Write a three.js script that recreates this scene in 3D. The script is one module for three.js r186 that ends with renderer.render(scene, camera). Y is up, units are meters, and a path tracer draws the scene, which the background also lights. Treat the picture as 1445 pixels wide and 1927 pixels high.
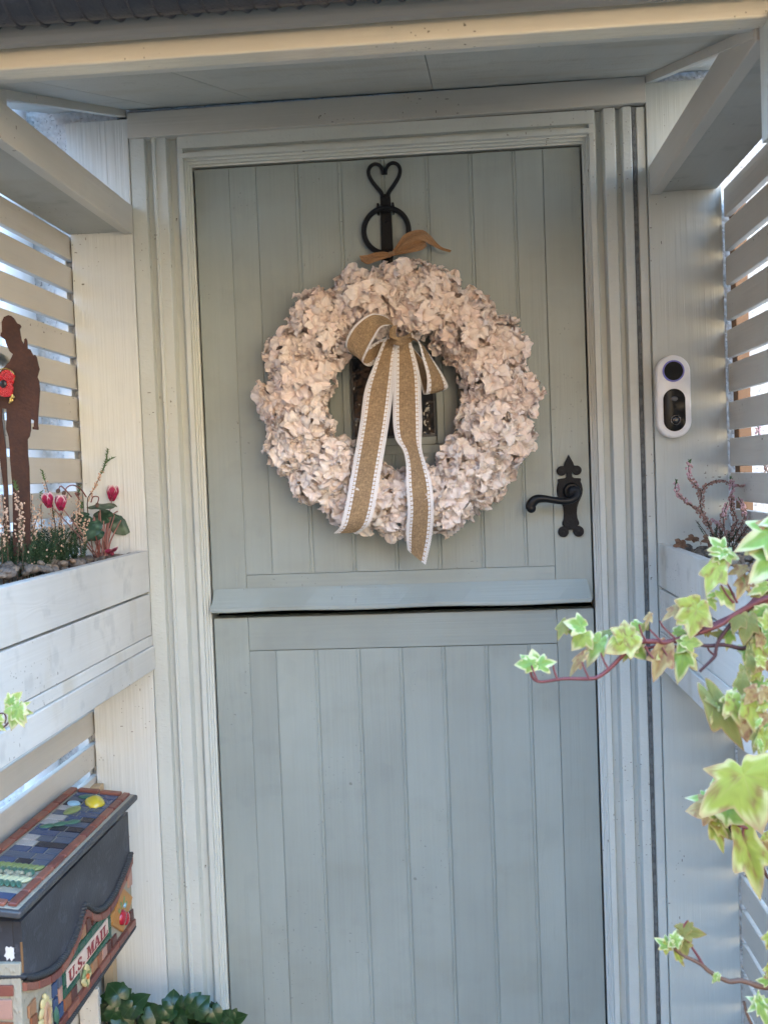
import * as THREE from 'three';
import { RoundedBoxGeometry } from 'three/addons/geometries/RoundedBoxGeometry.js';
import { mergeGeometries, mergeVertices, toCreasedNormals } from 'three/addons/utils/BufferGeometryUtils.js';
import { TextGeometry } from 'three/addons/geometries/TextGeometry.js';
import { FontLoader } from 'three/addons/loaders/FontLoader.js';

// ------------------------------------------------------------------ camera, sky, sun, exposure
const scene = new THREE.Scene();
const camera = new THREE.PerspectiveCamera(52.95, 767 / 1024, 0.05, 200);
camera.position.set(0.1289, 1.3636, 2.0298);
camera.rotation.order = 'YXZ';
camera.rotation.set(-0.037826, 0.076256, -0.037507);
camera.focus = 1.98; camera.userData.fStop = 9;
camera.updateMatrixWorld(true);
const renderer = new THREE.WebGLRenderer({ antialias: true });
renderer.setSize(767, 1024);
renderer.toneMapping = THREE.LinearToneMapping;
renderer.toneMappingExposure = 8.4;
renderer.shadowMap.enabled = true;

const SKY_W = 512, SKY_H = 256, skyData = new Float32Array(SKY_W * SKY_H * 4);
const SUN = new THREE.Vector3(-0.46, 0.52, -0.66).normalize();
{
  const d = new THREE.Vector3();
  for (let j = 0; j < SKY_H; j++) for (let i = 0; i < SKY_W; i++) {
    const el = (j + 0.5) / SKY_H * Math.PI - Math.PI / 2, az = (i + 0.5) / SKY_W * Math.PI * 2 - Math.PI;
    d.set(Math.cos(el) * Math.cos(az), Math.sin(el), Math.cos(el) * Math.sin(az));
    const h = Math.max(0, d.y), t = Math.pow(h, 0.5), k = 4 * (j * SKY_W + i);
    const g = 0.22 * Math.pow(Math.max(0, d.dot(SUN)), 4);
    skyData[k] = 0.88 * (1 - t) + 0.12 * t + g; skyData[k + 1] = 0.99 * (1 - t) + 0.37 * t + g; skyData[k + 2] = 1.09 * (1 - t) + 0.76 * t + g * 0.9; skyData[k + 3] = 1;
    if (d.y < 0) { skyData[k] = 0.3; skyData[k + 1] = 0.28; skyData[k + 2] = 0.26; }
  }
}
const sky = new THREE.DataTexture(skyData, SKY_W, SKY_H, THREE.RGBAFormat, THREE.FloatType);
sky.mapping = THREE.EquirectangularReflectionMapping; sky.magFilter = THREE.LinearFilter; sky.needsUpdate = true;
scene.background = sky; scene.environment = sky; scene.backgroundIntensity = 1; scene.environmentIntensity = 1;
const sun = new THREE.DirectionalLight(0xffe9c8, 5);
sun.position.copy(SUN).multiplyScalar(20); sun.castShadow = true;
Object.assign(sun.shadow.camera, { left: -8, right: 8, top: 8, bottom: -8, near: 1, far: 50 });
scene.add(sun, sun.target);

// ------------------------------------------------------------------ helpers
function rng(s) { return () => { s |= 0; s = s + 0x6D2B79F5 | 0; let t = Math.imul(s ^ s >>> 15, 1 | s); t = t + Math.imul(t ^ t >>> 7, 61 | t) ^ t; return ((t ^ t >>> 14) >>> 0) / 4294967296; }; }
const R = rng(7), rr = (a, b) => a + (b - a) * R();
const V = (x, y, z) => new THREE.Vector3(x, y, z);
const lerp = (a, b, t) => a + (b - a) * t, clamp = (x, a = 0, b = 1) => Math.min(b, Math.max(a, x)), sstep = (a, b, x) => { const t = clamp((x - a) / (b - a)); return t * t * (3 - 2 * t); };
// where the line of sight through a photo pixel meets the plane z = ..., or x = ...
const FPX = 963.5 / Math.tan(52.95 * Math.PI / 360);
function ray(px, py) { return V((px - 722.5) / FPX, -(py - 963.5) / FPX, -1).applyQuaternion(camera.quaternion); }
function atZ(px, py, z) { const d = ray(px, py); return camera.position.clone().addScaledVector(d, (z - camera.position.z) / d.z); }
function atX(px, py, x) { const d = ray(px, py); return camera.position.clone().addScaledVector(d, (x - camera.position.x) / d.x); }

function hash(x, y, s) { let h = Math.imul(x, 374761393) + Math.imul(y, 668265263) + Math.imul(s, 1274126177); h = Math.imul(h ^ h >>> 13, 1274126177); return ((h ^ h >>> 16) >>> 0) / 4294967296; }
function vnoise(x, y, px, py, s) {   // periodic value noise
  const ix = Math.floor(x), iy = Math.floor(y), fx = x - ix, fy = y - iy, u = fx * fx * (3 - 2 * fx), v = fy * fy * (3 - 2 * fy);
  const m = (a, p) => ((a % p) + p) % p, x0 = m(ix, px), x1 = m(ix + 1, px), y0 = m(iy, py), y1 = m(iy + 1, py);
  return lerp(lerp(hash(x0, y0, s), hash(x1, y0, s), u), lerp(hash(x0, y1, s), hash(x1, y1, s), u), v);
}
function fbm(u, v, fu, fv, s, oct = 4) { let a = 0, w = 0.5, t = 0; for (let o = 0; o < oct; o++) { a += w * vnoise(u * fu, v * fv, fu, fv, s + o); t += w; w *= 0.5; fu *= 2; fv *= 2; } return a / t; }
function tex(w, h, fn, srgb, sx = 1, sy = 1) {   // fn(u, v) -> [r, g, b, a] 0..1 ; sx, sy = metres covered
  const d = new Uint8Array(w * h * 4);
  for (let j = 0; j < h; j++) for (let i = 0; i < w; i++) {
    const c = fn((i + 0.5) / w, (j + 0.5) / h, i, j), k = 4 * (j * w + i);
    for (let q = 0; q < 4; q++) d[k + q] = Math.round(255 * clamp(q < 3 ? c[q] : c[3] ?? 1));
  }
  const t = new THREE.DataTexture(d, w, h, THREE.RGBAFormat); t.wrapS = t.wrapT = THREE.RepeatWrapping; t.magFilter = THREE.LinearFilter; t.minFilter = THREE.LinearMipmapLinearFilter; t.generateMipmaps = true;
  if (srgb) t.colorSpace = THREE.SRGBColorSpace;
  t.repeat.set(1 / sx, 1 / sy); t.needsUpdate = true; return t;
}
const grey = (x) => [x, x, x, 1];

// ------------------------------------------------------------------ textures
const knots = Array.from({ length: 7 }, (_, i) => [hash(i, 3, 1), hash(i, 5, 1), 0.006 + 0.012 * hash(i, 9, 1)]);
function grain(u, v) {   // 1.2 m along the grain, 0.6 m across
  let vv = v + 0.012 * (fbm(u, v, 3, 4, 40, 3) - 0.5), k = 0;
  for (const [ku, kv, kr] of knots) {
    let du = Math.abs(u - ku), dv = v - kv; du = Math.min(du, 1 - du); if (dv > 0.5) dv -= 1; if (dv < -0.5) dv += 1;
    const q = (du * 1.2 / (kr * 4)) ** 2 + (dv * 0.6 / kr) ** 2;
    vv += Math.sign(dv) * 0.02 * Math.exp(-q * 0.6); k += Math.exp(-q * 2.5);
  }
  const s = fbm(u, vv, 4, 90, 11, 3), f = vnoise(u * 10, vv * 300, 10, 300, 17);
  return clamp(0.5 * s + 0.25 * f + 0.25 * fbm(u, v, 24, 12, 23, 3) + 0.35 * k * (0.5 + 0.5 * Math.sin(vv * 900)));
}
const grainBump = tex(1200, 600, (u, v) => grey(grain(u, v)), false, 1.2, 0.6);
const paintFn = (amt, chips, stain, sc) => (u, v) => {
  let b = 1 - amt * (fbm(u, v, 5, 5, 61, 5)) - amt * 0.25 * Math.abs(vnoise(u * 7, v * 160, 7, 160, 66) - 0.5);
  const c = vnoise(u * 330, v * 330, 330, 330, 71), e = fbm(u, v, 9, 9, 75, 3); let r = b, g = b, bl = b * 1;
  if (chips && c > 0.94 && e > 0.64) { const q = sstep(0.94, 0.96, c) * chips; r = lerp(r, 0.30, q); g = lerp(g, 0.27, q); bl = lerp(bl, 0.24, q); }
  if (stain) { const q = stain * sstep(0.55, 0.85, fbm(u, v, 14, 4, 81, 4)); r -= 0.16 * q; g -= 0.22 * q; bl -= 0.32 * q; const m = stain * sstep(0.6, 0.8, fbm(u, v, 30, 26, 85, 4)); r -= 0.2 * m; g -= 0.19 * m; bl -= 0.18 * m; }
  return [r, g, bl, 1];
};
const paintClean = tex(1024, 1024, paintFn(0.09, 0.7, 0.05), true, 1.3, 1.3);
const paintPlain = tex(1024, 1024, paintFn(0.13, 0.3, 0.10), true, 1.3, 1.3);
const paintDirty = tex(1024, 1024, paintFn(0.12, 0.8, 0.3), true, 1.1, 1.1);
const smoothBump = tex(512, 512, (u, v) => grey(0.6 * fbm(u, v, 40, 40, 91, 4) + 0.4 * vnoise(u * 12, v * 220, 12, 220, 95)), false, 0.4, 0.4);
const lumpBump = tex(512, 512, (u, v) => { const a = fbm(u, v, 16, 10, 97, 4), b = fbm(u, v, 70, 40, 99, 2); return grey(0.5 * a + 0.5 * Math.pow(b, 3) * 2); }, false, 0.25, 0.25);
function cells(u, v, n, s) { let d1 = 9, x = u * n, y = v * n, ix = Math.floor(x), iy = Math.floor(y); for (let j = -1; j < 2; j++) for (let i = -1; i < 2; i++) { const a = ((ix + i) % n + n) % n, b = ((iy + j) % n + n) % n; const d = Math.hypot(ix + i + hash(a, b, s) - x, iy + j + hash(a, b, s + 1) - y); d1 = Math.min(d1, d); } return d1; }
const dashBump = tex(1024, 1024, (u, v) => grey(clamp(1 - cells(u, v, 90, 5) * 1.2) * 0.7 + 0.3 * fbm(u, v, 30, 30, 8, 4)), false, 0.8, 0.8);
const dashCol = tex(512, 512, (u, v) => { const c = cells(u, v, 45, 5), s = fbm(u, v, 20, 20, 9, 4), b = 1.0 - 0.10 * c - 0.07 * s - (vnoise(u * 120, v * 120, 120, 120, 12) > 0.87 ? 0.2 : 0); return [b, b, b, 1]; }, true, 0.4, 0.4);
const burlapFn = (u, v) => { const n = 40, a = u * n, b = v * n, ia = Math.floor(a), ib = Math.floor(b), over = (ia + ib) % 2 === 0; const pa = Math.sin((a - ia) * Math.PI), pb = Math.sin((b - ib) * Math.PI); const hgt = over ? pb * (0.55 + 0.45 * pa) : pa * (0.55 + 0.45 * pb); const w = 0.75 + 0.5 * hash(over ? ib : ia, over ? 1 : 2, 5); return [hgt, w, over]; };
const burlapCol = tex(640, 640, (u, v) => { const [h, w] = burlapFn(u, v), q = (0.52 + 0.48 * h) * (0.80 + 0.20 * w) * (0.85 + 0.3 * vnoise(u * 160, v * 160, 160, 160, 4)) * (0.80 + 0.2 * vnoise(u * 10, v * 40, 10, 40, 6) + 0.2 * vnoise(u * 40, v * 10, 40, 10, 8)); return [0.96 * q, 0.82 * q, 0.66 * q, 1]; }, true, 0.052, 0.052);
const burlapBump = tex(640, 640, (u, v) => grey(burlapFn(u, v)[0]), false, 0.052, 0.052);
const sheerCol = tex(256, 256, (u, v) => { const q = 0.75 + 0.25 * Math.sin(v * 60 * Math.PI * 2) * 0.5 + 0.2 * (fbm(u, v, 6, 40, 31, 3) - 0.5); return [0.92 * q, 0.74 * q, 0.56 * q, 1]; }, true, 0.04, 0.04);
// lace: u along the ribbon (8 mm repeat), v across (0 outer edge .. 1 inner edge)
const laceAlpha = tex(192, 256, (u, v) => {
  let a = 1; const c = (x, y, r) => Math.hypot((u - x) * 1.0, (v - y) * 1.55) < r;
  const sc = 0.80 + 0.13 * Math.abs(Math.cos(u * Math.PI)); if (v > sc + 0.06) a = 0;
  if (c(0.5, 0.68, 0.21)) a = 0;
  for (let k = 0; k < 2; k++) for (let m = 0; m < 3; m++) { const x = (k * 0.5 + (m % 2) * 0.25 + 0.125), y = 0.10 + m * 0.135; if (c(x, y, 0.085) || c(x - 1, y, 0.085)) a = 0; }
  if (c(0.0, 0.60, 0.10) || c(1.0, 0.60, 0.10)) a = 0;
  return grey(a);
}, false, 1, 1);
const rustCol = tex(512, 512, (u, v) => { const a = fbm(u, v, 8, 8, 51, 5), b = fbm(u, v, 60, 60, 55, 3); return [0.17 + 0.13 * a + 0.06 * b, 0.115 + 0.075 * a + 0.035 * b, 0.105 + 0.06 * a, 1]; }, true, 0.25, 0.25);
const hammer = tex(256, 256, (u, v) => grey(fbm(u, v, 20, 20, 57, 4)), false, 0.06, 0.06);
const slateCol = tex(512, 512, (u, v) => { const a = fbm(u, v, 5, 9, 59, 5), b = fbm(u, v, 26, 26, 62, 3), s = b > 0.7 ? 0.05 : 0; const q = 0.235 + 0.13 * (a - 0.5) + s; return [q * 0.98, q * 1.02, q * 1.16, 1]; }, true, 0.3, 0.3);
const crackle = tex(256, 256, (u, v) => { const a = cells(u, v, 9, 77), q = 0.86 + 0.1 * fbm(u, v, 6, 6, 3, 3) - (Math.abs(a - 0.52) < 0.035 ? 0.22 : 0); return [q, q, q, 1]; }, true, 0.03, 0.03);

// ------------------------------------------------------------------ materials
function M(o) { return new THREE.MeshPhysicalMaterial({ roughness: 0.5, ...o, color: o.c ? new THREE.Color().setRGB(...o.c) : 0xffffff, c: undefined }); }
function mat(c, rough = 0.5, extra = {}) { const m = new THREE.MeshPhysicalMaterial({ roughness: rough, ...extra }); m.color.setRGB(...c); return m; }
const mDoor = mat([0.368, 0.424, 0.418], 0.42, { map: paintPlain, bumpMap: grainBump, bumpScale: 0.0009 });
const mFrame = mat([0.635, 0.675, 0.655], 0.4, { map: paintClean, bumpMap: lumpBump, bumpScale: 0.0006 });
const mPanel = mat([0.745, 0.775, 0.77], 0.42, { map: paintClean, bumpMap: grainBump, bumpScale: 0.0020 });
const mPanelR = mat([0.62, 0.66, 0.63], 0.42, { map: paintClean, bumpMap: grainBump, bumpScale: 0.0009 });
const mSlat = mat([0.63, 0.60, 0.55], 0.5, { map: paintClean, bumpMap: grainBump, bumpScale: 0.0007 });
const mBeam = mat([0.66, 0.645, 0.60], 0.45, { map: paintClean, bumpMap: grainBump, bumpScale: 0.0007 });
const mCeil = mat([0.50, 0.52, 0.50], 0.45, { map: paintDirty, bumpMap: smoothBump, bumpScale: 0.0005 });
const mPlanter = mat([0.76, 0.76, 0.74], 0.5, { map: paintDirty, bumpMap: grainBump, bumpScale: 0.0006 });
const mFascia = mat([0.86, 0.80, 0.68], 0.22, { map: paintClean, bumpMap: smoothBump, bumpScale: 0.0006 });
const mGutter = mat([0.30, 0.295, 0.29], 0.4, { bumpMap: smoothBump, bumpScale: 0.0003 });
const mRoof = mat([0.03, 0.036, 0.055], 0.5, { bumpMap: hammer, bumpScale: 0.0006 });
const mRaw = mat([0.25, 0.14, 0.075], 0.8, { bumpMap: grainBump, bumpScale: 0.001 });
const mRawLight = mat([0.50, 0.37, 0.23], 0.75, { bumpMap: grainBump, bumpScale: 0.0008 });
const mIron = mat([0.012, 0.013, 0.016], 0.5, { bumpMap: hammer, bumpScale: 0.0006, specularIntensity: 0.35 });
const mIronSmooth = mat([0.010, 0.011, 0.014], 0.35, { specularIntensity: 0.5 });
const mGrime = mat([0.15, 0.16, 0.16], 0.95, { map: tex(256, 256, (u, v) => { const q = sstep(0.35, 0.65, fbm(u, v, 24, 24, 601, 4)); return [0.82 + 0.18 * q, 0.82 + 0.18 * q, 0.82 + 0.18 * q, 1]; }, true, 0.15, 0.15), bumpMap: hammer, bumpScale: 0.0012 });
const mDash = mat([0.90, 0.90, 0.89], 0.85, { map: dashCol, bumpMap: dashBump, bumpScale: 0.0025 });
const mDark = mat([0.03, 0.028, 0.025], 0.9);

// ------------------------------------------------------------------ geometry tools
function plain(g) { let q = g.index ? g.toNonIndexed() : g; for (const k of Object.keys(q.attributes)) if (!['position', 'normal', 'uv', 'color'].includes(k)) q.deleteAttribute(k); return q; }
function uvBox(g, axis = 'y', off) {   // metres, u along the grain axis
  g = plain(g); if (!g.attributes.normal) g.computeVertexNormals();
  const p = g.attributes.position, n = p.count, uv = new Float32Array(n * 2), [ou, ov] = off ?? [R() * 5, R() * 5];
  const A = V(0, 0, 0), B = V(0, 0, 0), C = V(0, 0, 0);
  for (let t = 0; t < n; t += 3) {
    A.fromBufferAttribute(p, t); B.fromBufferAttribute(p, t + 1); C.fromBufferAttribute(p, t + 2);
    const nn = B.clone().sub(A).cross(C.clone().sub(A)), ax = Math.abs(nn.x), ay = Math.abs(nn.y), az = Math.abs(nn.z);
    const dom = ax > ay && ax > az ? 'x' : ay > az ? 'y' : 'z', rest = ['x', 'y', 'z'].filter((q) => q !== dom);
    let u = axis, v = rest.find((q) => q !== axis); if (dom === axis) { u = rest[0]; v = rest[1]; }
    [A, B, C].forEach((P, k) => { uv[2 * (t + k)] = P[u] + ou; uv[2 * (t + k) + 1] = P[v] + ov; });
  }
  g.setAttribute('uv', new THREE.BufferAttribute(uv, 2)); return g;
}
function boardGeo(sx, sy, sz, axis, ch = 0.0015) { return uvBox(new RoundedBoxGeometry(sx, sy, sz, 1, Math.min(ch, sx * 0.3, sy * 0.3, sz * 0.3)), axis); }
const counts = {};
function nm(name) { counts[name] = (counts[name] ?? -1) + 1; return counts[name] ? `${name}_${String(counts[name]).padStart(3, '0')}` : name; }
function mesh(name, g, m, parent) { const o = new THREE.Mesh(g, m); o.name = parent ? name : nm(name); o.castShadow = o.receiveShadow = true; (parent ?? scene).add(o); return o; }
function tag(o, label, category, group, kind) { o.userData.label = label; if (category) o.userData.category = category; if (group) o.userData.group = group; if (kind) o.userData.kind = kind; return o; }
function thing(name, label, category, pos = [0, 0, 0], group) { const o = new THREE.Group(); o.name = nm(name); o.position.set(...pos); scene.add(o); return tag(o, label, category, group); }
// a board given by its extents, in the coordinates of the scene (parents stand unturned at pos)
function board(name, [x0, x1], [y0, y1], [z0, z1], axis, m, parent, { ch = 0.0015, jit = 0 } = {}) {
  const o = mesh(name, boardGeo(x1 - x0, y1 - y0, z1 - z0, axis, ch), m, parent), b = parent?.position ?? V(0, 0, 0), w = base(parent);
  o.position.set((x0 + x1) / 2 - w.x, (y0 + y1) / 2 - w.y, (z0 + z1) / 2 - w.z);
  if (jit) { o.rotation.set(rr(-jit, jit), rr(-jit, jit), rr(-jit, jit)); }
  return o;
}
function base(p) { const w = V(0, 0, 0); while (p && p !== scene) { w.add(p.position); p = p.parent; } return w; }
function extrude(pts, depth, opt = {}) { const s = new THREE.Shape(pts.map((p) => new THREE.Vector2(...p))); return new THREE.ExtrudeGeometry(s, { depth, bevelEnabled: false, steps: 1, curveSegments: 8, ...opt }); }
function tube(pts, r0, r1 = r0, seg = 24, rad = 7, closed = false) {   // tapered tube
  const c = new THREE.CatmullRomCurve3(pts, closed, 'catmullrom', 0.5), g = new THREE.TubeGeometry(c, seg, 1, rad, closed), p = g.attributes.position;
  const f = typeof r0 === 'function' ? r0 : (t) => lerp(r0, r1, t), q = V(0, 0, 0);
  for (let i = 0; i <= seg; i++) { const C = c.getPointAt(closed ? (i % seg) / seg : i / seg), r = f(i / seg); for (let j = 0; j <= rad; j++) { const k = i * (rad + 1) + j; q.fromBufferAttribute(p, k).sub(C).setLength(r).add(C); p.setXYZ(k, q.x, q.y, q.z); } }
  return plain(g);
}
function blob(r, detail = 2, amt = 0.2, seed = 1, sx = 1, sy = 1, sz = 1) {
  let g = mergeVertices(new THREE.IcosahedronGeometry(1, detail).deleteAttribute('normal').deleteAttribute('uv')); const p = g.attributes.position;
  const ph = [hash(seed, 1, 3) * 6, hash(seed, 2, 3) * 6, hash(seed, 3, 3) * 6];
  for (let i = 0; i < p.count; i++) { const x = p.getX(i), y = p.getY(i), z = p.getZ(i), k = r * (1 + amt * 0.5 * (Math.sin(2.1 * x + ph[0]) + Math.sin(2.7 * y + ph[1]) + Math.sin(2.3 * z + ph[2])) * 0.7 + amt * 0.3 * Math.sin(5 * x + 4 * y + ph[1])); p.setXYZ(i, x * k * sx, y * k * sy, z * k * sz); }
  g.computeVertexNormals(); g = plain(g); g.setAttribute('uv', new THREE.BufferAttribute(new Float32Array(g.attributes.position.count * 2), 2)); return g;
}
function tf(g, pos, rot = [0, 0, 0], s = 1) { const m = new THREE.Matrix4().compose(pos, new THREE.Quaternion().setFromEuler(new THREE.Euler(...rot)), typeof s === 'number' ? V(s, s, s) : s); return g.clone().applyMatrix4(m); }
function merge(list) { const l = list.map(plain); const useC = l.every((g) => g.attributes.color); for (const g of l) { if (!useC && g.attributes.color) g.deleteAttribute('color'); if (!g.attributes.uv) g.setAttribute('uv', new THREE.BufferAttribute(new Float32Array(g.attributes.position.count * 2), 2)); } return mergeGeometries(l); }
function paintVerts(g, fn) { const p = g.attributes.position, c = new Float32Array(p.count * 3), v = V(0, 0, 0); for (let i = 0; i < p.count; i++) { v.fromBufferAttribute(p, i); const q = fn(v, i); c[3 * i] = q[0]; c[3 * i + 1] = q[1]; c[3 * i + 2] = q[2]; } g.setAttribute('color', new THREE.BufferAttribute(c, 3)); return g; }

// ------------------------------------------------------------------ ground and house
{
  const g = new THREE.PlaneGeometry(120, 120, 1, 1); g.rotateX(-Math.PI / 2);
  const gc = tex(512, 512, (u, v) => { const q = 0.72 + 0.3 * fbm(u, v, 20, 20, 201, 5); return [0.84 * q, 0.76 * q, 0.66 * q, 1]; }, true, 3, 3);
  const uv = g.attributes.uv, p = g.attributes.position; for (let i = 0; i < p.count; i++) uv.setXY(i, p.getX(i), p.getZ(i));
  const o = mesh('ground', g, mat([0.17, 0.145, 0.11], 0.9, { map: gc })); tag(o, 'pale gravelled ground in front of the cottage door', null, null, 'structure');
}
const house = thing('house_wall', 'white pebbledashed cottage wall showing bright through the gaps between the slats', 'wall', [0, 0, -0.25]);
board('wall', [-6, -0.53], [0, 5], [-0.3, -0.004], 'x', mDash, house);
board('wall', [0.53, 6], [0, 5], [-0.3, -0.004], 'x', mDash, house);
board('wall', [-0.53, 0.53], [2.10, 5], [-0.3, -0.004], 'x', mDash, house);
board('roof', [-6.2, 6.2], [5.0, 5.15], [-6, 0.15], 'x', mRoof, house);
board('interior_wall', [-1.6, 1.6], [0, 2.4], [-2.4, -2.3], 'x', mDark, house);
board('interior_wall', [-1.7, -1.6], [0, 2.4], [-2.4, -0.3], 'z', mDark, house);
board('interior_wall', [1.6, 1.7], [0, 2.4], [-2.4, -0.3], 'z', mDark, house);
board('interior_ceiling', [-1.7, 1.7], [2.4, 2.5], [-2.4, -0.3], 'z', mDark, house);
board('interior_floor', [-1.6, 1.6], [0.004, 0.06], [-2.3, -0.3], 'z', mDark, house);

// a copper-brown hedge across the path, behind the viewer: it is what the glass mirrors and what warms the shade
{
  const g = new THREE.PlaneGeometry(15, 4.6, 170, 60), p = g.attributes.position, uv = g.attributes.uv;
  for (let i = 0; i < p.count; i++) { const u = p.getX(i) / 15 + 0.5, v = p.getY(i) / 4.6 + 0.5; p.setZ(i, 0.9 * fbm(u, v, 40, 9, 401, 4) + 0.35 * vnoise(u * 130, v * 30, 130, 30, 409)); p.setY(i, p.getY(i) + 2.2 + (v > 0.9 ? 0.7 * fbm(u, 0.3, 30, 3, 411, 3) : 0)); uv.setXY(i, u * 15, v * 4.6); }
  g.rotateY(Math.PI); g.translate(-6.9, 0, 8.4); g.computeVertexNormals();
  const hc = tex(512, 512, (u, v) => { const a = fbm(u, v, 40, 40, 415, 3), b = fbm(u, v, 8, 8, 417, 3); const q = 0.12 + 0.95 * sstep(0.42, 0.75, a); return [0.86 * q, (0.56 + 0.16 * b) * q, 0.34 * q, 1]; }, true, 2, 2);
  const h = thing('hedge', 'tall copper-brown autumn hedge across the path, behind the viewer', 'hedge', [0, 0, 0]);
  mesh('foliage', g, mat([0.36, 0.28, 0.19], 0.9, { map: hc }), h);
}

// the sunny cream cottage opposite, to the right behind the viewer
{
  const h = thing('cottage', 'sunlit cream rendered cottage across the path, behind the viewer', 'house', [8, 0, 10]);
  const cw = mat([0.82, 0.705, 0.53], 0.9, { map: dashCol, bumpMap: dashBump, bumpScale: 0.004 }), gw = mat([0.05, 0.06, 0.07], 0.1);
  board('wall', [0.9, 15], [0.0, 4.9], [8.2, 14], 'x', cw, h);
  board('roof', [0.6, 15.3], [4.91, 5.25], [7.95, 14.3], 'x', mat([0.16, 0.08, 0.055], 0.8), h);
  for (const x of [4.2, 9.2]) { const w = board('window', [x, x + 1.1], [1.1, 2.3], [8.16, 8.198], 'y', gw, h); for (const dx of [-0.55, 0, 0.55]) { const f = mesh('window_frame', boardGeo(0.07, 1.3, 0.05, 'y'), mFascia, w); f.position.set(dx, 0, -0.03); } }
}

// a white rainwater pipe on the wall, left of the porch
const pipe = thing('downpipe', 'white plastic pipe on the house wall behind the left slats', 'pipe', [-0.735, 0, 0.035]);
mesh('pipe', (() => { const g = new THREE.CylinderGeometry(0.034, 0.034, 4.4, 24); g.translate(0, 2.3, 0); return g; })(), mat([0.8, 0.81, 0.82], 0.35), pipe);
for (const y of [0.7, 1.9]) mesh('clip', tf(new THREE.CylinderGeometry(0.037, 0.037, 0.03, 24), V(0, y, 0)), mat([0.78, 0.79, 0.8], 0.4), pipe);

// ------------------------------------------------------------------ the porch
const porch = thing('porch', 'painted timber lean-to porch with slatted sides round the door', 'porch', [0, 0, 0]);
// back panels beside the door
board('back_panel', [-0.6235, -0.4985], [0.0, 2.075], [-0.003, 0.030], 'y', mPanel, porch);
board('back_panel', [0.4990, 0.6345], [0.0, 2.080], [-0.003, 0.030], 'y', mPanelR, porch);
// slats
for (const t of [1.855, 1.793, 1.727, 1.664, 1.600, 1.537, 1.476, 1.415, 1.351, 1.288, 1.224, 1.160, 1.096, 1.032, 0.970, 0.906, 0.840, 0.774, 0.710, 0.645, 0.580, 0.515, 0.450, 0.385, 0.320, 0.255, 0.190, 0.125])
  board('slat', [-0.6395, -0.6265], [t - 0.0475, t], [0.006, 0.735], 'z', mSlat, porch, { ch: 0.002, jit: 0.0022 });
for (const t of [1.873, 1.809, 1.745, 1.678, 1.608, 1.544, 1.473, 1.405, 1.340, 1.272, 1.205, 1.14, 1.07, 1.0, 0.958, 0.894, 0.828, 0.762, 0.696, 0.630, 0.563, 0.497, 0.431, 0.366, 0.300, 0.235, 0.170])
  board('slat', [0.6375, 0.6505], [t - 0.0525, t], [0.033, 0.735], 'z', mSlat, porch, { ch: 0.002, jit: 0.0022 });
board('batten', [0.6515, 0.675], [0.0, 1.86], [0.012, 0.046], 'y', mRaw, porch);
board('batten', [-0.664, -0.641], [0.0, 1.86], [-0.002, 0.018], 'y', mPanel, porch);
// ledge beams at the top of the sides
for (const s of [-1, 1]) {
  const A = s < 0 ? 0.4960 : 0.5020, B = 0.6260, dy = s < 0 ? 0 : 0.018;
  const X = (a, b) => s < 0 ? [-b, -a] : [a, b];
  board('beam', X(A, A + 0.020), [1.851 + dy, 1.9065 + dy], [0.0315, 0.735], 'z', mBeam, porch, { ch: 0.002 });
  board('beam_top', X(A + 0.0205, B + 0.012), [1.885 + dy, 1.9035 + dy], [0.0315, 0.735], 'z', mBeam, porch);
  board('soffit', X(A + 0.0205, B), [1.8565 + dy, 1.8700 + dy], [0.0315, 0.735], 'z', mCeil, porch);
  board('block', X(A + 0.0015, A + 0.06), [1.907 + dy, 1.938], [0.585, 0.733], 'y', mBeam, porch);
  board('post', X(0.605, 0.675), [0.0, 1.883], [0.7365, 0.800], 'y', mFrame, porch);
  board('bracket', X(0.505, 0.604), [1.745, 1.8832], [0.7365, 0.790], 'y', mFrame, porch);
}
// header over the door
{ const h = board('header', [-0.4975, 0.4985], [2.0385, 2.0875], [0.0, 0.0365], 'x', mBeam, porch, { ch: 0.0015 }); h.rotation.z = 0.006; }
// sloped ceiling
const SL = Math.atan(0.293);
function sloped(name, [x0, x1], [s0, s1], [t0, t1], m, ch, axis = 'z') {   // s runs down the slope from the header, t up from the ceiling face
  const g = boardGeo(x1 - x0, t1 - t0, s1 - s0, axis, ch); g.translate((x0 + x1) / 2, (t0 + t1) / 2, (s0 + s1) / 2); g.rotateX(SL); g.translate(0, 2.0835, 0.06);
  return mesh(name, g, m, porch);
}
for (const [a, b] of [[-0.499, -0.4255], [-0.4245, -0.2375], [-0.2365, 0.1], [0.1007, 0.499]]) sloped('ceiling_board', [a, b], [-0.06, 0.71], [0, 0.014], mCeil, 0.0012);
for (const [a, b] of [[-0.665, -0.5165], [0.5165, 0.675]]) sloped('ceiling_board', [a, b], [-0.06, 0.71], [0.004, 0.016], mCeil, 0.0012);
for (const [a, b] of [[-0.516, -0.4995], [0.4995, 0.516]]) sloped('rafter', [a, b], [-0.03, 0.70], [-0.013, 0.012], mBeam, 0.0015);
sloped('roof_deck', [-0.67, 0.68], [-0.06, 0.72], [0.018, 0.036], mRaw, 0.001);
// corrugated roof covering
{
  const pts = [], N = 640; for (let i = 0; i <= N; i++) pts.push([-0.69 + 1.39 * i / N, 0.0045 * Math.cos(i / N * 92 * Math.PI)]);
  for (let i = N; i >= 0; i--) pts.push([pts[i][0], pts[i][1] + 0.003]);
  const g = extrude(pts, 0.90); g.translate(0, 0.050, -0.07); g.rotateX(SL); g.translate(0, 2.0815, 0.06); mesh('roof_sheet', uvBox(g, 'z'), mRoof, porch);
}
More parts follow.
